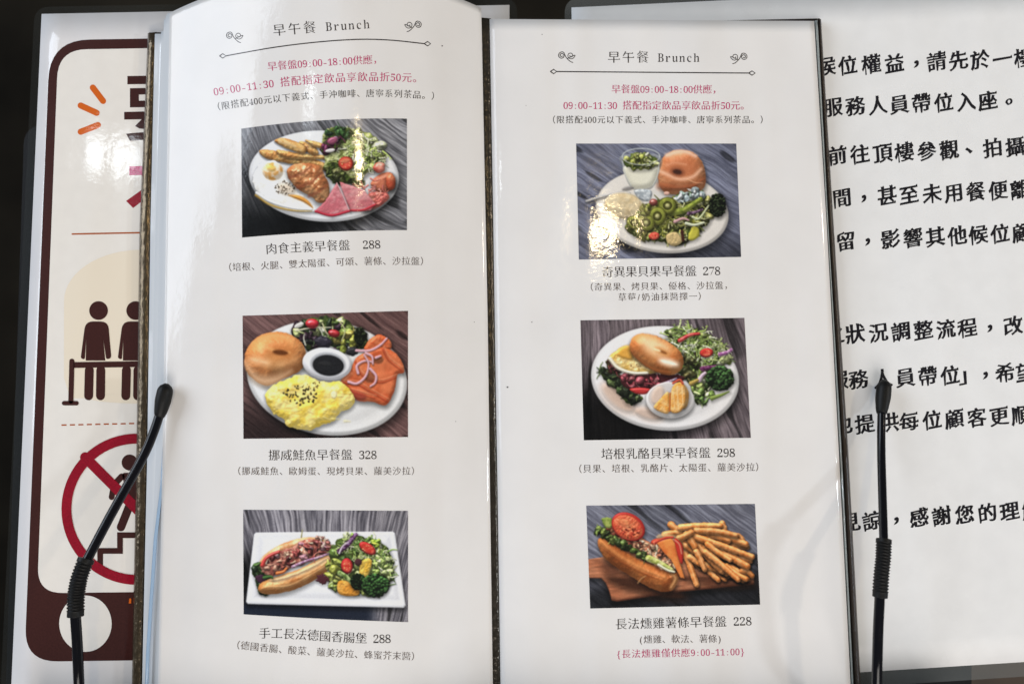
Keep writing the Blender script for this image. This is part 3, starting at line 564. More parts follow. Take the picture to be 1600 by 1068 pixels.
    c.dots((385, 225), 60, 40, 26, (140, 50, 32), (4, 9)); c.ell((345, 165), 40, 22, (236, 150, 90), 20, R=14, soft=14, alpha=.6)
    return c.finish(.98)
# ---------------------------------------------------------------- objects and materials
def link_mesh(name, verts, faces, mat=None, parent=None, smooth=False):
    me = bpy.data.meshes.new(name)
    me.from_pydata([tuple(v) for v in verts], [], [tuple(int(i) for i in f) for f in faces])
    me.update()
    if mat: me.materials.append(mat)
    if smooth:
        me.polygons.foreach_set('use_smooth', [True] * len(me.polygons))
    o = bpy.data.objects.new(name, me); C.objects.link(o)
    if parent:
        o.parent = parent
        bpy.context.view_layer.update()
        o.matrix_parent_inverse = parent.matrix_world.inverted()
    return o
def thing(name, label, cat, loc, group=None):
    o = bpy.data.objects.new(name, None); C.objects.link(o); o.location = loc; o.empty_display_size = .02
    o['label'] = label; o['category'] = cat
    if group: o['group'] = group
    bpy.context.view_layer.update()
    return o
def part_empty(name, parent, loc):
    o = bpy.data.objects.new(name, None); C.objects.link(o); o.location = loc; o.empty_display_size = .01
    o.parent = parent; bpy.context.view_layer.update(); o.matrix_parent_inverse = parent.matrix_world.inverted()
    return o

def material(name, col, rough=.5, metal=0., coat=0., coat_rough=.055, film=0., fleck=0., attr=None, spec=.5, grain=None, bump=None):
    """film > 0: a clear plastic sleeve with a pebbled, slightly wrinkled skin lies on the print."""
    m = bpy.data.materials.new(name); m.use_nodes = True
    nt = m.node_tree; N, Lk = nt.nodes, nt.links
    b = N['Principled BSDF']
    b.inputs['Roughness'].default_value = rough; b.inputs['Metallic'].default_value = metal
    b.inputs['Specular IOR Level'].default_value = spec
    b.inputs['Base Color'].default_value = (*col, 1)
    geo = N.new('ShaderNodeNewGeometry')
    def noise(scale, detail=2., stretch=None, rgh=.5):
        n = N.new('ShaderNodeTexNoise'); n.inputs['Scale'].default_value = scale; n.inputs['Detail'].default_value = detail
        n.inputs['Roughness'].default_value = rgh
        if stretch:
            mp = N.new('ShaderNodeMapping'); mp.inputs['Scale'].default_value = stretch
            Lk.new(geo.outputs['Position'], mp.inputs['Vector']); Lk.new(mp.outputs['Vector'], n.inputs['Vector'])
        else: Lk.new(geo.outputs['Position'], n.inputs['Vector'])
        return n.outputs['Fac']
    def mth(op, a, v):
        q = N.new('ShaderNodeMath'); q.operation = op; Lk.new(a, q.inputs[0])
        if isinstance(v, float): q.inputs[1].default_value = v
        else: Lk.new(v, q.inputs[1])
        return q.outputs[0]
    src = None
    if attr:
        at_ = N.new('ShaderNodeAttribute'); at_.attribute_name = attr; src = at_.outputs['Color']
        Lk.new(src, b.inputs['Base Color'])
    if fleck or grain:
        f = noise(*(grain or (900., 3.)))
        mr = N.new('ShaderNodeMapRange'); Lk.new(f, mr.inputs['Value'])
        mr.inputs['From Min'].default_value = .3; mr.inputs['From Max'].default_value = .7
        mr.inputs['To Min'].default_value = 1 - fleck; mr.inputs['To Max'].default_value = 1 + fleck * .6
        mx = N.new('ShaderNodeVectorMath'); mx.operation = 'SCALE'
        if src: Lk.new(src, mx.inputs[0])
        else: mx.inputs[0].default_value = col
        Lk.new(mr.outputs['Result'], mx.inputs['Scale']); Lk.new(mx.outputs['Vector'], b.inputs['Base Color'])
    if film:
        b.inputs['Specular IOR Level'].default_value = .05
        b.inputs['Coat Weight'].default_value = coat or 1.0; b.inputs['Coat Roughness'].default_value = coat_rough
        b.inputs['Coat IOR'].default_value = 1.46
        sm = N.new('ShaderNodeMapRange'); Lk.new(noise(34., 5., rgh=.65), sm.inputs['Value'])          # fingered, smeared patches
        sm.inputs['From Min'].default_value = .45; sm.inputs['From Max'].default_value = .72
        sm.inputs['To Min'].default_value = coat_rough; sm.inputs['To Max'].default_value = coat_rough + .13
        Lk.new(sm.outputs['Result'], b.inputs['Coat Roughness'])
        h = mth('MULTIPLY', noise(1500., 1.), film * .000011)                       # orange peel of the film
        h = mth('ADD', h, mth('MULTIPLY', noise(420., 1.), film * .000030))
        h = mth('ADD', h, mth('MULTIPLY', noise(60., 1., (1., .22, 1.)), film * .00045))  # long soft folds
        bp = N.new('ShaderNodeBump'); bp.inputs['Strength'].default_value = 1.0; bp.inputs['Distance'].default_value = 1.0
        Lk.new(h, bp.inputs['Height']); Lk.new(bp.outputs['Normal'], b.inputs['Coat Normal'])
        soft = mth('MULTIPLY', noise(22., 2., (1., .16, 1.)), film * .008)             # the sheet itself is not quite flat
        bs = N.new('ShaderNodeBump'); bs.inputs['Strength'].default_value = 1.0; bs.inputs['Distance'].default_value = 1.0
        Lk.new(soft, bs.inputs['Height']); Lk.new(bs.outputs['Normal'], b.inputs['Normal'])
    elif coat:
        b.inputs['Coat Weight'].default_value = coat; b.inputs['Coat Roughness'].default_value = coat_rough
    if bump:
        sc, dist, stretch = bump
        bp = N.new('ShaderNodeBump'); bp.inputs['Strength'].default_value = 1.0; bp.inputs['Distance'].default_value = dist
        Lk.new(noise(sc, 3., stretch), bp.inputs['Height']); Lk.new(bp.outputs['Normal'], b.inputs['Normal'])
    return m

def lin3(*c): return tuple(float(v) for v in lin(c))
def film_border_material(name, veil):
    m = bpy.data.materials.new(name); m.use_nodes = True; nt = m.node_tree; N, Lk = nt.nodes, nt.links
    b = N['Principled BSDF']; out = N['Material Output']
    b.inputs['Base Color'].default_value = (.55, .58, .58, 1); b.inputs['Roughness'].default_value = .1
    tr = N.new('ShaderNodeBsdfTransparent'); tr.inputs['Color'].default_value = (.93, .95, .95, 1)
    mix = N.new('ShaderNodeMixShader'); mix.inputs['Fac'].default_value = veil
    Lk.new(tr.outputs[0], mix.inputs[1]); Lk.new(b.outputs[0], mix.inputs[2]); Lk.new(mix.outputs[0], out.inputs['Surface'])
    return m

# ---------------------------------------------------------------- geometry helpers
def grid_faces(nu, nv):
    i = np.arange((nu - 1) * (nv - 1)); r, c = i // (nu - 1), i % (nu - 1); a = r * nu + c
    return np.stack([a, a + nu, a + nu + 1, a + 1], 1)     # rows run down the picture: faces look up
def grid_object(name, P, mat, parent, smooth=True):
    nv, nu = P.shape[:2]
    return link_mesh(name, P.reshape(-1, 3), grid_faces(nu, nv), mat, parent, smooth)
def sheet(name, P, thick, mat, parent, smooth=True):
    """A grid of points given a real thickness below it."""
    nv, nu = P.shape[:2]; n = nu * nv
    top = P.reshape(-1, 3); bot = top - np.array([0, 0, thick])
    F = grid_faces(nu, nv); faces = [tuple(f) for f in F] + [tuple(f[::-1] + n) for f in F]
    ring = [c for c in range(nu)] + [r * nu + nu - 1 for r in range(1, nv)] + [(nv - 1) * nu + c for c in range(nu - 2, -1, -1)] + [r * nu for r in range(nv - 2, 0, -1)]
    for a, b in zip(ring, ring[1:] + ring[:1]): faces.append((a, b, b + n, a + n))
    o = link_mesh(name, np.vstack([top, bot]), faces, mat, parent)
    if smooth: o.data.polygons.foreach_set('use_smooth', [i < 2 * len(F) for i in range(len(faces))])
    return o
def rounded(pts, r, n=7):
    """Round the corners of a pixel polygon; r is one radius or one per corner."""
    out = []; N = len(pts)
    for i in range(N):
        p0, p1, p2 = (np.array(pts[j % N], float) for j in (i - 1, i, i + 1)); q = r[i] if isinstance(r, (list, tuple)) else r
        if q <= 0: out.append(p1); continue
        a, b = p0 - p1, p2 - p1; q = min(q, np.linalg.norm(a) * .49, np.linalg.norm(b) * .49)
        a = p1 + a / np.linalg.norm(a) * q; b = p1 + b / np.linalg.norm(b) * q
        for k in range(n):
            t = k / (n - 1); out.append(a * (1 - t) ** 2 + p1 * (2 * t * (1 - t)) + b * t * t)
    return np.array(out)
def circle(c, r, n=40, ry=None, a0=0, a1=360):
    a = np.radians(np.linspace(a0, a1, n, endpoint=(a1 - a0) < 360)); return np.stack([c[0] + r * np.cos(a), c[1] + (ry or r) * np.sin(a)], 1)
def capsule(a, b, w, n=8):
    a, b = np.array(a, float), np.array(b, float); d = math.atan2(b[1] - a[1], b[0] - a[0])
    t = np.linspace(math.pi / 2, 3 * math.pi / 2, n) + d; u = np.linspace(-math.pi / 2, math.pi / 2, n) + d
    return np.vstack([np.stack([a[0] + w * np.cos(t), a[1] + w * np.sin(t)], 1), np.stack([b[0] + w * np.cos(u), b[1] + w * np.sin(u)], 1)])
from mathutils.geometry import tessellate_polygon
def flat_shapes(name, shapes, put, lift, mat, parent):
    """Printed flat shapes; each is an outline or (outline, hole, hole ...)."""
    V, F = [], []
    for s in shapes:
        loops = [np.asarray(l, float) for l in (s if isinstance(s, tuple) else (s,))]
        tri = tessellate_polygon([[Vector((p[0], -p[1], 0)) for p in l] for l in loops])
        P = np.vstack(loops); base = len(V)
        V += list(put(P[:, 0], P[:, 1], lift))
        for t in tri:
            a, b, c = (P[i] for i in t)
            if (b[0] - a[0]) * (c[1] - a[1]) - (b[1] - a[1]) * (c[0] - a[0]) > 0: t = (t[0], t[2], t[1])
            F.append(tuple(i + base for i in t))
    return link_mesh(name, V, F, mat, parent)
def stroke(pts, w):
    """Outline of a polyline of half width w (scalar or one per point)."""
    p = np.asarray(pts, float); d = np.gradient(p, axis=0); d /= np.linalg.norm(d, axis=1)[:, None] + 1e-9
    n = np.stack([-d[:, 1], d[:, 0]], 1) * np.broadcast_to(np.asarray(w, float), (len(p),))[:, None]
    return np.vstack([p + n, (p - n)[::-1]])
def flat_strokes(name, strokes, put, lift, mat, parent):
    V, F = [], []
    for pts, w in strokes:
        o = stroke(pts, w); m = len(o) // 2; base = len(V)
        V += list(put(o[:, 0], o[:, 1], lift))
        for i in range(m - 1):
            q = (base + i, base + i + 1, base + 2 * m - 2 - i, base + 2 * m - 1 - i)
            F.append(q)
    return link_mesh(name, V, F, mat, parent)
def curve_pts(pts, n=14):
    p = np.asarray(pts, float); q = np.vstack([2 * p[0] - p[1], p, 2 * p[-1] - p[-2]]); o = []
    for i in range(1, len(q) - 2):
        p0, p1, p2, p3 = q[i - 1:i + 3]
        for k in range(n):
            t = k / n; o.append(.5 * (2 * p1 + (p2 - p0) * t + (2 * p0 - 5 * p1 + 4 * p2 - p3) * t * t + (3 * p1 - p0 - 3 * p2 + p3) * t ** 3))
    return np.array(o + [p[-1]])
def tube(name, pts, rad, mat, parent, seg=20, caps=True):
    """A round bar through 3-D points; rad one value or one per point."""
    p = np.asarray(pts, float); n = len(p); r = np.broadcast_to(np.asarray(rad, float), (n,))
    d = np.gradient(p, axis=0); d /= np.linalg.norm(d, axis=1)[:, None]
    V, F = [], []; ref = np.array([0, 0, 1.0])
    for i in range(n):
        a = np.cross(d[i], ref); l = np.linalg.norm(a)
        a = a / l if l > 1e-6 else np.array([1.0, 0, 0]); b = np.cross(a, d[i])
        for k in range(seg):
            t = 2 * math.pi * k / seg; V.append(p[i] + r[i] * (a * math.cos(t) + b * math.sin(t)))
    for i in range(n - 1):
        for k in range(seg):
            F.append((i * seg + k, i * seg + (k + 1) % seg, (i + 1) * seg + (k + 1) % seg, (i + 1) * seg + k))
    if caps: F.append(tuple(range(seg))[::-1]); F.append(tuple((n - 1) * seg + k for k in range(seg)))
    o = link_mesh(name, V, F, mat, parent); o.data.polygons.foreach_set('use_smooth', [i < (n - 1) * seg for i in range(len(F))])
    import bmesh
    bm = bmesh.new(); bm.from_mesh(o.data); bmesh.ops.recalc_face_normals(bm, faces=bm.faces); bm.to_mesh(o.data); bm.free()
    return o
# ---------------------------------------------------------------- lettering
_curve = bpy.data.curves.new('lettering_source', 'FONT'); _curve.resolution_u = 4
_src = bpy.data.objects.new('lettering_source', _curve); C.objects.link(_src)
_glyphs = {}
_HALF = {**{str(d): chr(0x1D7CE + d) for d in range(10)}, **{chr(65 + i): chr(0x1D400 + i) for i in range(26)}, **{chr(97 + i): chr(0x1D41A + i) for i in range(26)}}
def is_half(ch): return ord(ch) < 0x2000
def glyph(ch, style):
    """Outline of one character in em units, its strokes reshaped: 'ming' has thin bars with small
    triangular ends, 'kai' is a heavy slanted brush hand."""
    key = (ch, style)
    if key in _glyphs: return _glyphs[key]
    half = is_half(ch)
    _curve.body = _HALF.get(ch, ch)
    dg = bpy.context.evaluated_depsgraph_get(); dg.update()
    me = bpy.data.meshes.new_from_object(_src.evaluated_get(dg))
    V = np.array([v.co[:2] for v in me.vertices]) if len(me.vertices) else np.zeros((0, 2))
    T = [tuple(p.vertices) for p in me.polygons]
    bpy.data.meshes.remove(me)
    if not len(V): _glyphs[key] = (V, T); return _glyphs[key]
    T = [t if (V[t[1]][0] - V[t[0]][0]) * (V[t[2]][1] - V[t[0]][1]) - (V[t[1]][1] - V[t[0]][1]) * (V[t[2]][0] - V[t[0]][0]) >= 0 else t[::-1] for t in T]
    cnt = {}
    for t in T:
        for a, b in zip(t, t[1:] + t[:1]): cnt[(a, b)] = 1
    bd = [(a, b) for (a, b) in cnt if (b, a) not in cnt]
    nxt = {a: b for a, b in bd}; prv = {b: a for a, b in bd}
    rng = random.Random(ord(ch) + 7)
    if style == 'kai': ax, ay, jit = .031, .008, .018
    elif half and ch in _HALF: ax, ay, jit = -.028, -.002, 0.
    else: ax, ay, jit = .002, -.016, 0.
    W = V.copy()
    def nrm(a, b):
        d = V[b] - V[a]; l = math.hypot(*d); return np.array([d[1], -d[0]]) / l if l > 1e-9 else None
    tri_extra = []
    for v in nxt:
        if v not in prv: continue
        n1, n2 = nrm(prv[v], v), nrm(v, nxt[v])
        if n1 is None or n2 is None: continue
        f = lambda n: ax * n[0] ** 2 + ay * n[1] ** 2
        d1, d2 = f(n1), f(n2); det = n1[0] * n2[1] - n1[1] * n2[0]
        if abs(det) > .35: m = np.array([(d1 * n2[1] - d2 * n1[1]) / det, (n1[0] * d2 - n2[0] * d1) / det])
        else:
            n = n1 + n2; n = n / (np.linalg.norm(n) + 1e-9); m = n * (d1 + d2) / 2
        l = np.linalg.norm(m); m = m * min(1, .05 / (l + 1e-9))
        if jit: m = m + (n1 + n2) * .5 * rng.uniform(-jit * .5, jit)
        W[v] = V[v] + m
    if not half:
        for a, b in bd:                                   # right-hand ends of bars
            n = nrm(a, b)
            if n is None or n[0] < .97: continue
            l = np.linalg.norm(V[b] - V[a])
            if not (.045 < l < .11) or a not in prv or b not in nxt: continue
            n0, n1 = nrm(prv[a], a), nrm(b, nxt[b])
            if n0 is None or n1 is None or abs(n0[1]) < .96 or n1[1] < .96: continue
            x, y = W[b]; k = .95 if style == 'kai' else 1.
            tri_extra.append(((x + .004, y - .03), (x - .02 * k, y + .062 * k), (x - .10 * k, y - .004)))
    ends = []                                             # square stroke ends: taper, swell or slant them
    for a, b in bd:
        if half or a not in prv or b not in nxt: continue
        l = np.linalg.norm(V[b] - V[a]); n = nrm(a, b)
        if n is None or not (.04 < l < .115): continue
        n0, n1 = nrm(prv[a], a), nrm(b, nxt[b])
        if n0 is None or n1 is None or n0 @ n1 > -.8 or np.linalg.norm(V[prv[a]] - V[a]) < l * .8: continue
        ends.append((a, b, n))
    kk = 1. if style == 'kai' else .6
    for a, b, n in ends:
        mid = (W[a] + W[b]) / 2; h = (W[b] - W[a]) / 2
        if n[1] < -.35 and n[0] < -.3: s_, ex = 1 - .75 * kk, .03            # left-falling stroke runs out to a point
        elif n[1] < -.35 and n[0] > .3: s_, ex = 1 + .35 * kk, .012          # right-falling stroke swells
        elif n[0] < -.9: s_, ex = 1 + .22 * kk, .012                         # a bar begins with a pressed brush
        elif n[1] < -.9: s_, ex = 1 - .45 * kk, .02                          # an upright ends thinner
        elif n[1] > .9: s_, ex = 1 + .2 * kk, .014
        else: s_, ex = 1., 0.
        if style == 'ming' and (n[0] < -.9 or abs(n[1]) > .9): continue
        t = np.array([-n[1], n[0]]); sl = .35 * kk * np.linalg.norm(h) if (n[0] < -.9 or n[1] > .9) else 0.
        W[a] = mid - h * s_ + n * ex * kk - n * sl * .6; W[b] = mid + h * s_ + n * ex * kk + n * sl * .6
    if tri_extra:
        base = len(W); W = np.vstack([W] + [np.array(t) for t in tri_extra])
        T = T + [(base + 3 * i, base + 3 * i + 1, base + 3 * i + 2) for i in range(len(tri_extra))]
    if style == 'kai':
        x, y = W[:, 0] - .5, W[:, 1] - .36
        W = np.stack([.5 + x * .97 - .02 * y, .36 + y * .98 + .125 * x - .07 * x * x], 1)
    if half:
        w = W[:, 0].max() - W[:, 0].min(); s = min(1., .46 / w)
        W[:, 0] = (W[:, 0] - (W[:, 0].max() + W[:, 0].min()) / 2) * s + .25
        if ch in _HALF: W[:, 1] *= .96
        if ch == '-': W[:, 0] = (W[:, 0] - .25) * 1.25 + .25
    _glyphs[key] = (W, T)
    return _glyphs[key]

def text_line(name, text, base, em, put, mat, parent, lift=.00007, style='ming', centers=None, trim=(0., 0.), squeeze=1.):
    """One printed line. base: pixel points under the line; it fills base[0].x .. base[-1].x."""
    bx = np.array([p[0] for p in base], float); by = np.array([p[1] for p in base], float)
    co = np.polyfit(bx - bx[0], by, min(len(bx) - 1, 3))
    f = lambda x: np.polyval(co, x - bx[0]); df = lambda x: np.polyval(np.polyder(co), x - bx[0])
    adv = [.5 if is_half(c) else 1. for c in text]
    if centers is None:
        tot = sum(adv) - trim[0] - trim[1]; unit = (bx[-1] - bx[0]) / tot
        x = bx[0] - trim[0] * unit; cs = []
        for a in adv: cs.append(x + a * unit / 2); x += a * unit
    else: cs = centers
    V, F = [], []
    for c, a, cx in zip(text, adv, cs):
        if c == ' ': continue
        W, T = glyph(c, style)
        if not len(W): continue
        lx = (W[:, 0] - a / 2) * em * squeeze; ly = W[:, 1] * em
        if style == 'kai' and c in '，。、': lx = lx + em * .26; ly = ly + em * (.26 if c != '。' else .22)
        s = df(cx); X = cx + lx; Y = f(cx) + s * lx - ly - em * .08
        X = X + s * ly
        b = len(V); V += list(put(X, Y, lift)); F += [tuple(i + b for i in t) for t in T]
    return link_mesh(name, V, F, mat, parent)
# ---------------------------------------------------------------- materials
M = {}
M['floor'] = material('floor_wood', (.055, .032, .017), rough=.5, fleck=.35, grain=(14., 4.))
M['mat'] = material('floor_mat_fibre', (.014, .0115, .008), rough=.95, spec=.1, fleck=.8, grain=(3.5, 4.))
M['desk'] = material('black_painted_steel', (.005, .005, .006), rough=.42, spec=.2, bump=(1400., .00002, None))
M['steel'] = material('black_gloss_steel', (.004, .004, .006), rough=.14, spec=.35)
M['rubber'] = material('black_rubber', (.005, .005, .005), rough=.5, spec=.25)
M['cover'] = material('brown_black_leatherette', (.030, .020, .014), rough=.34, bump=(900., .00012, None))
M['bronze'] = material('bronze_trim_tape', (.14, .105, .066), rough=.22, metal=.75, fleck=.3, grain=(500., 3.), bump=(480., .0004, (1., .8, 1.)))
M['gutter'] = material('spine_tape', (.060, .050, .038), rough=.22, metal=.6, fleck=.3, grain=(500., 3.), bump=(480., .0004, (1., .8, 1.)))
M['paper'] = material('menu_paper_in_sleeve', (.815, .795, .78), rough=.55, film=1., fleck=.03, grain=(45., 5.))
M['print'] = material('printed_photograph', (.5, .5, .5), rough=.5, film=1., attr='ink')
M['ink'] = material('grey_black_ink', lin3(44, 37, 36), rough=.6, film=1.)
M['ink_soft'] = material('grey_brown_ink', lin3(88, 76, 72), rough=.6, film=1.)
M['ink_pink'] = material('pink_ink', lin3(192, 42, 104), rough=.6, film=1.)
M['inner'] = material('clear_sleeve_edge', (.74, .76, .78), rough=.16, coat=.8, coat_rough=.05, bump=(120., .0005, (1., .12, 1.)))
M['reflection'] = material('pale_blue_reflection', (.36, .52, .72), rough=.2, coat=.6)  # blue of a window reflection, put into the base colour
M['edge_grey'] = material('grey_sleeve_rim', (.30, .34, .34), rough=.16, coat=.8, bump=(300., .0005, (1., .2, 1.)))
M['sign_paper'] = material('white_sign_paper', (.79, .77, .77), rough=.5, film=.6, fleck=.02, grain=(80., 3.))
M['notice_paper'] = material('white_notice_paper', (.80, .80, .80), rough=.6, film=.35, coat=.35, coat_rough=.2, fleck=.03, grain=(110., 4.))
M['notice_ink'] = material('black_notice_ink', (.012, .011, .014), rough=.5, film=.5)
M['sign_brown'] = material('brown_sign_ink', lin3(64, 33, 30), rough=.5, film=.6, fleck=.14, grain=(1500., 2.))
M['sign_cream'] = material('cream_sign_ink', lin3(236, 231, 224), rough=.5, film=.6, fleck=.02, grain=(200., 2.))
M['sign_beige'] = material('beige_sign_ink', lin3(236, 224, 204), rough=.5, film=.6)
M['sign_orange'] = material('orange_sign_ink', lin3(212, 100, 28), rough=.5, film=.6)
M['sign_rust'] = material('rust_sign_ink', lin3(170, 88, 46), rough=.5, film=.6)
M['sign_red'] = material('red_sign_ink', lin3(150, 18, 40), rough=.5, film=.6, fleck=.2, grain=(1500., 2.))
M['sign_pink'] = material('magenta_sign_ink', lin3(186, 40, 104), rough=.5, film=.6, fleck=.25, grain=(1200., 2.))
M['film'] = film_border_material('clear_laminate', .010)
M['film_sheen'] = film_border_material('painted_sheen_laminate', .07)  # stronger pale mix stands for light reflected off the margin
M['speck'] = material('dust_speck', (.05, .04, .04), rough=.8)

# ---------------------------------------------------------------- floor below the stand
FL = -0.80
def slab(name, x0, y0, x1, y1, z0, z1, mat):
    return link_mesh(name, [(x0, y0, z0), (x1, y0, z0), (x1, y1, z0), (x0, y1, z0), (x0, y0, z1), (x1, y0, z1), (x1, y1, z1), (x0, y1, z1)],
                     [(3, 2, 1, 0), (4, 5, 6, 7), (0, 1, 5, 4), (1, 2, 6, 5), (2, 3, 7, 6), (3, 0, 4, 7)], mat)
floor = slab('floor', -4, -4, 4, 4, FL - .05, FL, M['floor']); floor['kind'] = 'structure'
mp = [(-3, 3), (3, 3), (3, -.33), (.2, -.33), (.2, -3), (-3, -3)]          # the mat turns a corner under the stand
fm = link_mesh('floor_mat', [(x, y, FL + .012) for x, y in mp] + [(x, y, FL + .001) for x, y in mp],
               [tuple(range(6))[::-1], tuple(range(6, 12))] + [(i, (i + 1) % 6, 6 + (i + 1) % 6, 6 + i) for i in range(6)], M['mat']); fm['kind'] = 'structure'

# ---------------------------------------------------------------- the stand
desk_px = rounded([(38, 196), (1518, 196), (1518, 1165), (6, 1165)], [30, 30, 8, 8])
stand = thing('menu_stand', 'black metal stand whose flat desk and two bent arms hold the menu and paper signs', 'stand', tuple(at(800, 620, -.004)))
def plate(name, px, z, thick, mat, parent):
    P = at(px[:, 0], px[:, 1], np.full(len(px), z)); n = len(P); B = P - np.array([0, 0, thick])
    return link_mesh(name, np.vstack([P, B]), [tuple(range(n))[::-1], tuple(range(n, 2 * n))] + [(i, (i + 1) % n, n + (i + 1) % n, n + i) for i in range(n)], mat, parent)
plate('desk_plate', desk_px, -.0006, .0022, M['desk'], stand)
lip = rounded([(6, 1150), (1518, 1150), (1518, 1165), (6, 1165)], 3)
plate('front_lip', lip, .022, .0225, M['desk'], stand)
post = tube('post', [(0, .02, -.003), (0, .02, -.30), (0, .02, FL + .02)], .014, M['steel'], stand)
tube('foot', [(0, .02, FL + .03), (0, .02, FL + .012)], [.03, .15], M['desk'], stand, seg=40)

def holder(tip_px, tip_z, tip_w, rod_px, rod_z, rod_w, coil_px, coil_z, coil_w, low_px, low_z, low_w):
    h = part_empty('page_holder', stand, tuple(at(low_px[-1][0], low_px[-1][1], low_z[-1])))
    def path(px, z): 
        q = curve_pts([(*p, k) for p, k in zip(px, z)], 8) if len(px) > 2 else np.array([(*p, k) for p, k in zip(px, z)], float)
        return at(q[:, 0], q[:, 1], q[:, 2])
    mm = lambda w: w * _K * (DIST - .02)
    # rubber tip: rounded club
    a, b = np.array(tip_px, float); t = np.linspace(0, 1, 14)
    prof = np.interp(t, [0, .05, .12, .22, .5, .8, .96, 1], np.array([.25, .62, .86, .98, 1, .82, .66, .5])) * mm(tip_w)
    q = a + (b - a) * t[:, None]; P = at(q[:, 0], q[:, 1], lerp(tip_z[0], tip_z[1], t)); tube('rubber_tip', P, prof, M['rubber'], h)
    tube('rod', path(rod_px, rod_z), mm(rod_w), M['steel'], h)
    # ribbed flexible joint
    c = path(coil_px, coil_z); k = np.linspace(0, len(c) - 1, 150); i0 = np.arange(len(c))
    c = np.stack([np.interp(k, i0, c[:, j]) for j in range(3)], 1); s = np.linspace(0, 1, 150)
    r = mm(coil_w) * (1 + .085 * np.sin(s * 2 * math.pi * 19)); r[:9] = mm(coil_w) * 1.06; r[-14:] = mm(coil_w) * 1.02
    tube('spring_joint', c, r, M['rubber'], h)
    tube('lower_rod', path(low_px, low_z), mm(low_w), M['steel'], h)
holder([(260.5, 599), (249, 652)], (.0135, .0128), 12.5, [(250, 645), (240, 675), (222, 716), (172, 806), (131, 884)], (.0128, .0132, .0145, .019, .023), 7.2,
       [(135, 872), (124, 902), (119, 930), (118, 962)], (.0225, .024, .024, .024), 11.6, [(117.5, 955), (121, 1010), (124, 1080), (128, 1158)], (.024, .023, .021, .012), 7.6)
holder([(1382.5, 593), (1377, 648)], (.0055, .0070), 12, [(1377.5, 640), (1377, 700), (1379, 780), (1381, 850)], (.0070, .0110, .0190, .0265), 6.4,
       [(1381, 842), (1380, 870), (1377, 900), (1375, 932)], (.0258, .0275, .0285, .0285), 10.6, [(1375, 925), (1372, 990), (1370, 1070), (1369, 1158)], (.0285, .0275, .025, .012), 7.4)

# ---------------------------------------------------------------- laminated sheets lying on the desk
def laminated(name, label, cat, paper, film, pmat, centre, fmat='film'):
    t = thing(name, label, cat, tuple(at(centre[0], centre[1], 0)))
    x = np.array(paper, float)
    u, v = np.meshgrid(np.linspace(0, 1, 24), np.linspace(0, 1, 24))
    q = (x[0] * (1 - u[..., None]) + x[1] * u[..., None]) * (1 - v[..., None]) + (x[3] * (1 - u[..., None]) + x[2] * u[..., None]) * v[..., None]
    sheet('paper', at(q[..., 0], q[..., 1], np.full(u.shape, Z_SHEET)), .0004, pmat, t)
    # clear margin of the pouch: a flat ring round the paper
    f = rounded(film, 24, 9); n = len(f)
    V = list(at(f[:, 0], f[:, 1], np.full(n, Z_SHEET - .0001))); p = x
    ring = []
    for pt in f:                                   # nearest point of the paper's rim for every point of the outer rim
        best = None
        for i in range(4):
            a, b = p[i], p[(i + 1) % 4]; e = b - a; tt = np.clip(((pt - a) @ e) / (e @ e), 0, 1); c = a + e * tt; d = np.hypot(*(c - pt))
            if best is None or d < best[0]: best = (d, c)
        ring.append(best[1])
    ring = np.array(ring); V += list(at(ring[:, 0], ring[:, 1], np.full(n, Z_SHEET - .0001)))
    B = [v - np.array([0, 0, .0003]) for v in V]
    F = []
    for i in range(n):
        j = (i + 1) % n; F += [(i, n + i, n + j, j), (2 * n + i, 2 * n + j, 3 * n + j, 3 * n + i), (i, j, 2 * n + j, 2 * n + i)]
    link_mesh('laminate_margin', V + B, F, M[fmat], t)
    return t
def corners_at(l, r, ys): return None
sgn = laminated('queue_sign', 'laminated sign with brown rounded frame and queue figures, partly under the menu', 'sign',
                [(65, 22), (796, 8), (800, 1150), (14, 1150)], [(54, 11), (808, -3), (812, 1162), (-4, 1162)], M['sign_paper'], (140, 600))
S = lambda n, sh, m, k=1: flat_shapes(n, sh, on_sheet, .00004 * k, M[m], sgn)
frame_out = rounded([(78, 63), (760, 52), (760, 1024), (38, 1033)], [62, 30, 30, 52], 10)
S('brown_frame', [frame_out], 'sign_brown', 1)
S('cream_panel', [rounded([(91, 78), (744, 67), (744, 918), (58, 926)], [44, 20, 20, 40], 10)], 'sign_cream', 2)
S('orange_dash', [capsule((145, 137), (161, 158), 4.8)], 'sign_orange', 3); S('orange_dash', [capsule((126, 165), (151, 176.5), 4.8)], 'sign_orange', 3); S('orange_dash', [capsule((126, 206), (153, 195.5), 4.8)], 'sign_orange', 3)
S('headline_character', [[(199, 119), (330, 117), (330, 130), (199, 132)], ([(203, 138), (330, 136), (330, 166), (203, 168)], [(217, 148), (217, 157.5), (232, 157), (232, 147.5)]),
   [(194, 175), (332, 172), (332, 185), (194, 187)], [(211, 197), (222, 186), (238, 186), (232, 202), (218, 201)], [(197, 209), (262, 203), (262, 216), (203, 220)]], 'sign_brown', 3)
S('second_line_character', [[(202, 260), (300, 257), (300, 271), (202, 274)]], 'sign_pink', 3)
S('second_line_character', [[(197, 314), (222, 296), (240, 276), (252, 284), (230, 308), (208, 325)]], 'sign_red', 3)
S('divider_line', [[(112, 364.4), (330, 360), (330, 362.4), (112, 366.8)]], 'sign_rust', 3)
arch = np.vstack([circle((222, 470), 122, 30, 80, 180, 360), [(344, 590), (330, 618), (110, 622), (100, 590)]])
S('beige_arch', [arch], 'sign_beige', 3); S('beige_ground', [circle((262, 622), 122, 40, 9)], 'sign_beige', 4)
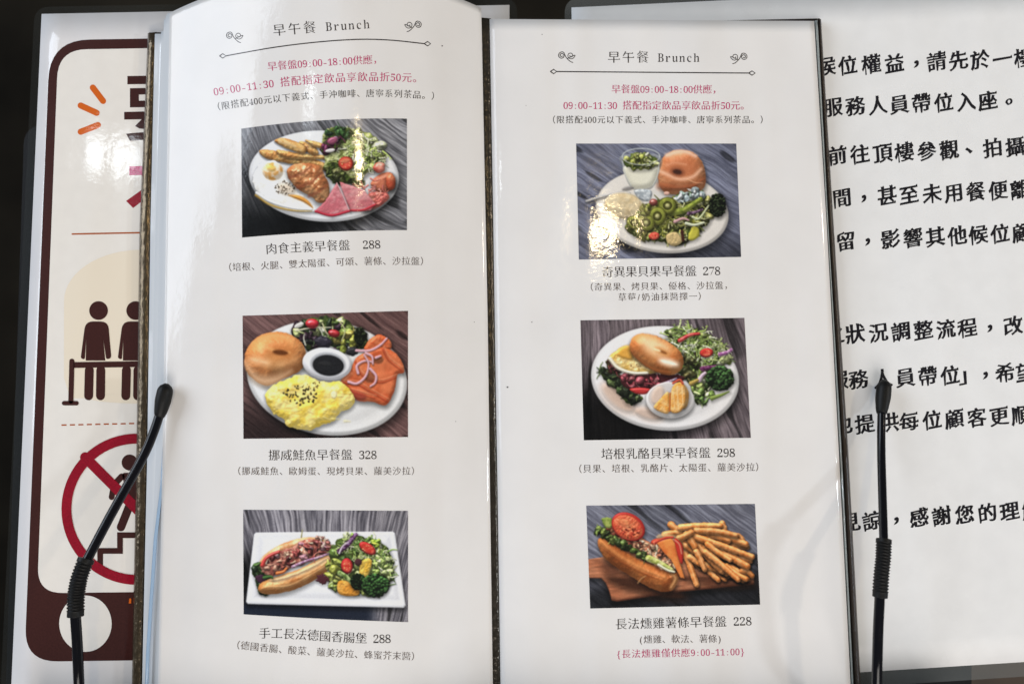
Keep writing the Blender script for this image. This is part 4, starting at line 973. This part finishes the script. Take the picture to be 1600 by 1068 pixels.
def figure(dx):
    k = lambda pts: [(x + dx, y) for x, y in pts]
    body = rounded(k([(133.5, 502), (169, 502), (174, 559), (166, 561.5), (161.5, 530), (164.5, 563), (134, 563), (134.5, 530), (132.5, 561.5), (126, 559.5)]), [12, 12, 4, 4, 1, 0, 0, 1, 4, 4], 6)
    S('queue_figure', [circle((154 + dx, 485), 14.6, 32), body, capsule((139.5 + dx, 578), (138.5 + dx, 618), 7), capsule((157.5 + dx, 578), (157 + dx, 618), 7)], 'sign_brown', 5)
figure(0); figure(58)
S('rope_barrier', [[(115, 565.5), (320, 562.5), (320, 571.5), (115, 574.5)], capsule((112.3, 564), (110.7, 626), 4), capsule((100, 629.5), (119.5, 629.5), 3.4)], 'sign_brown', 6)
S('dashed_line', [[(96 + 13.2 * i, 662.6 - .3 * i), (104 + 13.2 * i, 662.4 - .3 * i), (104 + 13.2 * i, 664.6 - .3 * i), (96 + 13.2 * i, 664.8 - .3 * i)] for i in range(14)], 'sign_rust', 3)
cc = (214, 795)
S('stair_figure', [circle((202.5, 722), 12.5, 30), rounded([(190, 738), (216, 738), (226, 790), (202, 792)], 6), capsule((190, 744), (178, 757), 5), capsule((178, 757), (174.5, 776), 4.6), capsule((202, 790), (189, 823), 6.5), capsule((216, 788), (228, 812), 6.5)], 'sign_brown', 3)
S('stairs', [[(152, 855.5), (183, 855.5), (183, 831), (262, 831), (262, 840), (192, 840), (192, 864.5), (161, 864.5), (161, 886), (152, 886)]], 'sign_brown', 4)
S('prohibition_ring', [(circle(cc, 118, 72), circle(cc, 102.5, 72)[::-1])], 'sign_red', 6)
S('prohibition_bar', [capsule((133, 714), (295, 876), 8)], 'sign_red', 5)
S('cream_disc', [circle((133.5, 973.5), 41, 44, 44)], 'sign_cream', 5)
S('orange_tick', [rounded([(201, 942), (202, 934), (205, 934), (205, 942)], 1)], 'sign_orange', 5)

notice = laminated('notice_sheet', 'white laminated notice with large black brush style characters, under the menu at right', 'notice',
                   [(893, 12), (1700, -26), (1716, 1026), (908, 1077)], [(882, -2), (1712, -42), (1730, 1048), (896, 1101)], M['notice_paper'], (1480, 560), 'film_sheen')
def N(text, centers, y0, y1, em=31.5):
    text_line('notice_line', text, [(centers[0], y0), (centers[-1], y1)], em, on_sheet, M['notice_ink'], notice, .00005, 'kai', centers)
N('候位權益，請先於一樓', [1291, 1325, 1362, 1398, 1432, 1464, 1498, 1532, 1567, 1600], 118, 104.5)
N('服務人員帶位入座。', [1302, 1337, 1372, 1405.5, 1440, 1475, 1510, 1544, 1578], 181.5, 170)
N('前往頂樓參觀、拍攝', [1309, 1344, 1380, 1413.5, 1448.5, 1483.5, 1515, 1552, 1587], 257, 243.5)
N('間，甚至未用餐便離', [1316, 1350, 1387, 1421, 1457, 1491, 1525, 1560, 1594], 323.5, 310)
N('留，影響其他候位顧', [1322, 1356, 1392, 1427, 1462, 1496.5, 1529, 1563, 1597], 391, 377.5)
N('之狀況調整流程，改', [1305, 1337, 1373, 1408.5, 1443.5, 1478.5, 1512, 1547, 1583.5], 537, 522.5)
N('服務人員帶位」，希望', [1311, 1342, 1380, 1415, 1450, 1485, 1514, 1540, 1571, 1603], 608, 595)
N('也提供每位顧客更順', [1318, 1352, 1390, 1421, 1457, 1492, 1527, 1562, 1596], 678, 662)
N('見諒，感謝您的理解', [1330, 1363.5, 1401, 1437, 1472, 1508, 1543.5, 1578.5, 1613], 829.5, 810)

# ---------------------------------------------------------------- the menu
menu = thing('menu', 'open brown bound menu with two sleeved pages of food photographs and prices', 'menu', tuple(at(780, 600, Z_SHEET)))
rows = np.linspace(0, 1, 60)
def strip_between(la, lb, y0a, y0b, y1, n=12):
    """pixel grid between two edge lines (functions of y), from the tops y0a / y0b down to y1"""
    u = np.linspace(0, 1, n)[None, :]; v = rows[:, None]
    Y = lerp(lerp(y0a, y0b, u), y1, v) + 0 * u
    X = lerp(edge_x(Y, la), edge_x(Y, lb), u)
    return X, Y
YB = 1140.0
C_OUT = [(231, 52), (218, 356), (213, 712), (206, 1068)]
C_IN = [(245, 50), (237, 356), (231, 712), (223, 1068)]
D_OUT = [(1283, 31), (1303, 356), (1326, 712), (1345, 1068)]
D_IN = [(1278, 31), (1295, 356), (1316, 712), (1334, 1068)]
# back board with its dark rim
X, Y = strip_between([(p[0] + 2, p[1]) for p in C_OUT], [(p[0] - 2, p[1]) for p in D_OUT], 51, 29, YB + 6, 20)
sheet('cover_board', at(X, Y, np.full(X.shape, Z_COVER + .0006)), .0016, M['cover'], menu)
def half_round(name, la, lb, y0a, y0b, y1, zb, bulge, mat, wob=0.):
    X, Y = strip_between(la, lb, y0a, y0b, y1, 9); u = np.linspace(0, 1, 9)[None, :]
    Z = zb + bulge * np.sqrt(np.clip(1 - (2 * u - 1) ** 2, 0, 1)) + 0 * X
    if wob: Z = Z + wob * np.sin(Y / 41.) + wob * .6 * np.sin(Y / 17. + 1)
    return sheet(name, at(X, Y, Z), .0008, mat, menu)
half_round('binding_trim', C_OUT, C_IN, 52, 50, YB + 6, Z_COVER + .0008, .0016, M['bronze'], .0001)
half_round('binding_trim', D_IN, D_OUT, 30, 30, YB + 6, Z_COVER + .0008, .0016, M['cover'], .0001)
half_round('spine_tape', [(p[0] - 8, p[1]) for p in L_RIGHT], [(p[0] + 2, p[1]) for p in R_LEFT], 27, 29, YB, Z_COVER + .0010, .0018, M['gutter'])
# sleeves under the open left page: their edges show as a stack of fine lines
def stack_sheet(la, top, z, mat, right=700):
    X, Y = strip_between(la, [(right, 0), (right, 1068)], top, top - 4, YB, 24)
    sheet('sleeve', at(X, Y, z + .0014 * np.clip((X - edge_x(Y, la)) / 90, 0, 1)), .0003, mat, menu)
stack_sheet([(242, 53), (235, 356), (230, 712), (222, 1068)], 53, Z_STACK - .0010, M['inner'])
stack_sheet([(252, 50), (243, 356), (235, 712), (227, 1068)], 49, Z_STACK - .0004, M['inner'])
stack_sheet([(256, 30), (249, 356), (243.5, 712), (229.5, 1068)], 30, Z_STACK + .0002, M['inner'])
stack_sheet([(259, 24), (252, 356), (247, 712), (237, 1068)], 24, Z_STACK + .0008, M['inner'])
stack_sheet([(261.5, 21), (254.5, 356), (250, 712), (241, 1068)], 21, Z_STACK + .0014, M['inner'])
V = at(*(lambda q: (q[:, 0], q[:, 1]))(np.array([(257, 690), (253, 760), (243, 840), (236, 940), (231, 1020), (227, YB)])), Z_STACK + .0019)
tube('sleeve_reflection', V, .00062, M['reflection'], menu, seg=12)  # thin blue bar standing in for the window's reflection on the sleeves
half_round('sleeve_rim', R_RIGHT, D_IN, 33, 31, YB, Z_COVER + .0022, .0018, M['edge_grey'], .00015)

# left page: a sleeve that bulges up and rolls down into the gutter
u = np.linspace(0, 1, 90)[None, :]; v = np.linspace(0, 1, 110)[:, None]
top = 21 - 62 * np.sin(np.clip(u, 0, 1) * math.pi) ** .9 + -8 * u
Yl = lerp(top, YB, v); Xl = lerp(edge_x(Yl, L_LEFT), edge_x(Yl, L_RIGHT), u)
lp = sheet('left_page', on_left(Xl, Yl), .0005, M['paper'], menu)
u = np.linspace(0, 1, 60)[None, :]; v = np.linspace(0, 1, 60)[:, None]
Yr = lerp(lerp(30, 33, u), YB, v); Xr = lerp(edge_x(Yr, R_LEFT), edge_x(Yr, R_RIGHT), u)
rp = sheet('right_page', on_right(Xr, Yr), .0005, M['paper'], menu)

def photo(name, canvas, origin, scale, put, page, label):
    X = origin[0] + canvas.X / scale; Y = origin[1] + canvas.Y / scale
    o = grid_object('dish_photo', put(X, Y, .00006), M['print'], page)
    at_ = o.data.color_attributes.new('ink', 'FLOAT_COLOR', 'POINT')
    c = np.ones((canvas.nu * canvas.nv, 4), np.float32); c[:, :3] = np.clip(lin(canvas.C.reshape(-1, 3)) * 1.26, 0, .88)
    at_.data.foreach_set('color', c.ravel())
    o['label'] = label
photo('dish_photo', food_ham_plate(), (360, 170), 4.107, on_left, lp, 'printed photograph of ham, eggs, wedges and salad on a white plate')
photo('dish_photo', food_salmon_plate(), (360, 470), 3.683, on_left, lp, 'printed photograph of bagel, omelette, salmon and salad around a sauce bowl')
photo('dish_photo', food_sausage_plate(), (360, 780), 4.107, on_left, lp, 'printed photograph of a long sausage roll and salad on a square plate')
photo('dish_photo', food_kiwi_plate(), (880, 210), 3.957, on_right, rp, 'printed photograph of a kiwi salad plate with bagel and glass of yoghurt')
photo('dish_photo', food_bagel_plate(), (890, 480), 3.955, on_right, rp, 'printed photograph of an open bagel with egg and a small bowl of orange')
photo('dish_photo', food_chicken_board(), (890, 775), 4.031, on_right, rp, 'printed photograph of a filled long roll and fries on a wooden board')

def T(page, put, name, text, base, em, mat='ink', trim=(0, 0)):
    return text_line(name, text, base, em, put, M[mat], page, trim=trim)
def heading(page, put, text_base, em, fl, fr, rule):
    T(page, put, 'heading', '早午餐 Brunch', text_base, em)
    def scroll(c, s, flip):
        st = []
        def add(pts, w): st.append((curve_pts([(c[0] + flip * x * s, c[1] + y * s) for x, y in pts], 8), np.concatenate([[w * .5], np.full((len(pts) - 1) * 8 - 1, w), [w * .5]])))
        sp = [(-7 + (1.2 + 4.2 * k / 15) * math.cos(k * .75 + .3), 0 + (1.2 + 4.2 * k / 15) * math.sin(k * .75 + .3) - 1) for k in range(16)]
        add(sp + [(-1.5, 0), (1.5, 4), (6, 8), (10, 9.5)], .55)
        sq = [(6.5 + (1.2 + 4.6 * k / 13) * math.cos(3.4 - k * .75), -1 + (1.2 + 4.6 * k / 13) * math.sin(3.4 - k * .75)) for k in range(14)]
        add(sq + [(1.2, 3.6)], .5)
        flat_strokes('flourish', st, put, .00007, M['ink'], page)
    scroll(fl, 1.05, 1); scroll(fr, 1.05, -1)
    r = curve_pts(rule, 16); a, b = r[0], r[-1]
    d = lambda c: [np.array([(c[0] - 5, c[1]), (c[0], c[1] - 3.4), (c[0] + 5, c[1]), (c[0], c[1] + 3.4), (c[0] - 5, c[1])]), .75]
    flat_strokes('heading_rule', [(r, .8), tuple(d((a[0] - 4, a[1]))), tuple(d((b[0] + 4, b[1])))], put, .00007, M['ink'], page)
heading(lp, on_left, [(425, 57.5), (500, 51.2), (579, 46)], 20.5, (366, 57), (646, 40), [(352, 87.6), (430, 74), (500, 65.6), (560, 61.8), (610, 63), (664, 68.6)])
A = (lp, on_left)
T(*A, 'hours_line', '早餐盤09:00-18:00供應，', [(418, 111.5), (505, 104.5), (588, 100)], 15.6, 'ink_pink', (0, .65))
T(*A, 'hours_line', '09:00-11:30 搭配指定飲品享飲品折50元。', [(334, 151), (424, 138), (492, 131), (570, 127.6), (650, 129.5)], 16.2, 'ink_pink', (0, .65))
T(*A, 'condition_line', '（限搭配400元以下義式、手沖咖啡、唐寧系列茶品。）', [(340, 173), (420, 162), (500, 154.5), (580, 152), (678, 156.5)], 13.6, 'ink', (.6, .65))
T(*A, 'dish_name', '肉食主義早餐盤  288', [(415, 397.5), (500, 393), (595, 389.5)], 18.6)
T(*A, 'dish_note', '（培根、火腿、雙太陽蛋、可頌、薯條、沙拉盤）', [(357, 424), (467, 418.5), (572, 414.5), (662, 414.5)], 14.2, 'ink_soft', (.6, .6))
T(*A, 'dish_name', '挪威鮭魚早餐盤 328', [(419, 719), (500, 718.6), (589, 718)], 18.6)
T(*A, 'dish_note', '（挪威鮭魚、歐姆蛋、現烤貝果、蘿美沙拉）', [(371, 741.5), (510, 742), (648, 741.5)], 14.0, 'ink_soft', (.6, .6))
T(*A, 'dish_name', '手工長法德國香腸堡 288', [(404, 997), (500, 1001), (560, 1004.5), (611, 1005)], 18.8)
T(*A, 'dish_note', '（德國香腸、酸菜、蘿美沙拉、蜂蜜芥末醬）', [(369, 1013), (450, 1021), (540, 1027), (648, 1031)], 14.4, 'ink_soft', (.6, .6))
heading(rp, on_right, [(948, 98.6), (1094, 98.4)], 20, (885, 88), (1155, 90), [(869, 112), (1171, 114.4)])
A = (rp, on_right)
T(*A, 'hours_line', '早餐盤09:00-18:00供應，', [(955, 146.2), (1118, 146.4)], 15, 'ink_pink', (0, .65))
T(*A, 'hours_line', '09:00-11:30 搭配指定飲品享飲品折50元。', [(880, 171.5), (1162, 171.8)], 15.2, 'ink_pink', (0, .65))
T(*A, 'condition_line', '（限搭配400元以下義式、手沖咖啡、唐寧系列茶品。）', [(863, 193), (1192, 193)], 13.2, 'ink', (.6, .65))
T(*A, 'dish_name', '奇異果貝果早餐盤 278', [(940, 433.2), (1126, 431)], 18.6)
T(*A, 'dish_note', '（奇異果、烤貝果、優格、沙拉盤，', [(922, 454.4), (1136, 451.6)], 13.6, 'ink_soft', (.6, .65))
T(*A, 'dish_note', '草莓/奶油抹醬擇一）', [(965, 470.6), (1096, 468.6)], 13.6, 'ink_soft', (0, .6))
T(*A, 'dish_name', '培根乳酪貝果早餐盤 298', [(939, 717.4), (1149, 714.8)], 19)
T(*A, 'dish_note', '（貝果、培根、乳酪片、太陽蛋、蘿美沙拉）', [(904, 738.4), (1186, 735.6)], 14.2, 'ink_soft', (.6, .6))
T(*A, 'dish_name', '長法燻雞薯條早餐盤 228', [(961, 983), (1175, 977.6)], 19)
T(*A, 'dish_note', '(燻雞、軟法、薯條)', [(998, 1004.6), (1128, 1003.4)], 14.2, 'ink_soft')
T(*A, 'hours_line', '{長法燻雞僅供應9:00-11:00}', [(963, 1027.6), (1164, 1023.6)], 14.6, 'ink_pink')
rs = random.Random(4)
def specks(page, put, pts):
    for x, y, r in pts: flat_shapes('dust_speck', [circle((x, y), r, 8, r * .8)], put, .00009, M['speck'], page)
specks(rp, on_right, [(793, 604.5, 1.5), (831, 503, .9), (847, 54, .8), (822, 165, .6)])
specks(lp, on_left, [(691, 72, 1.1), (741, 503, .7), (712, 658, .7)])

bpy.data.objects.remove(_src); bpy.data.curves.remove(_curve)
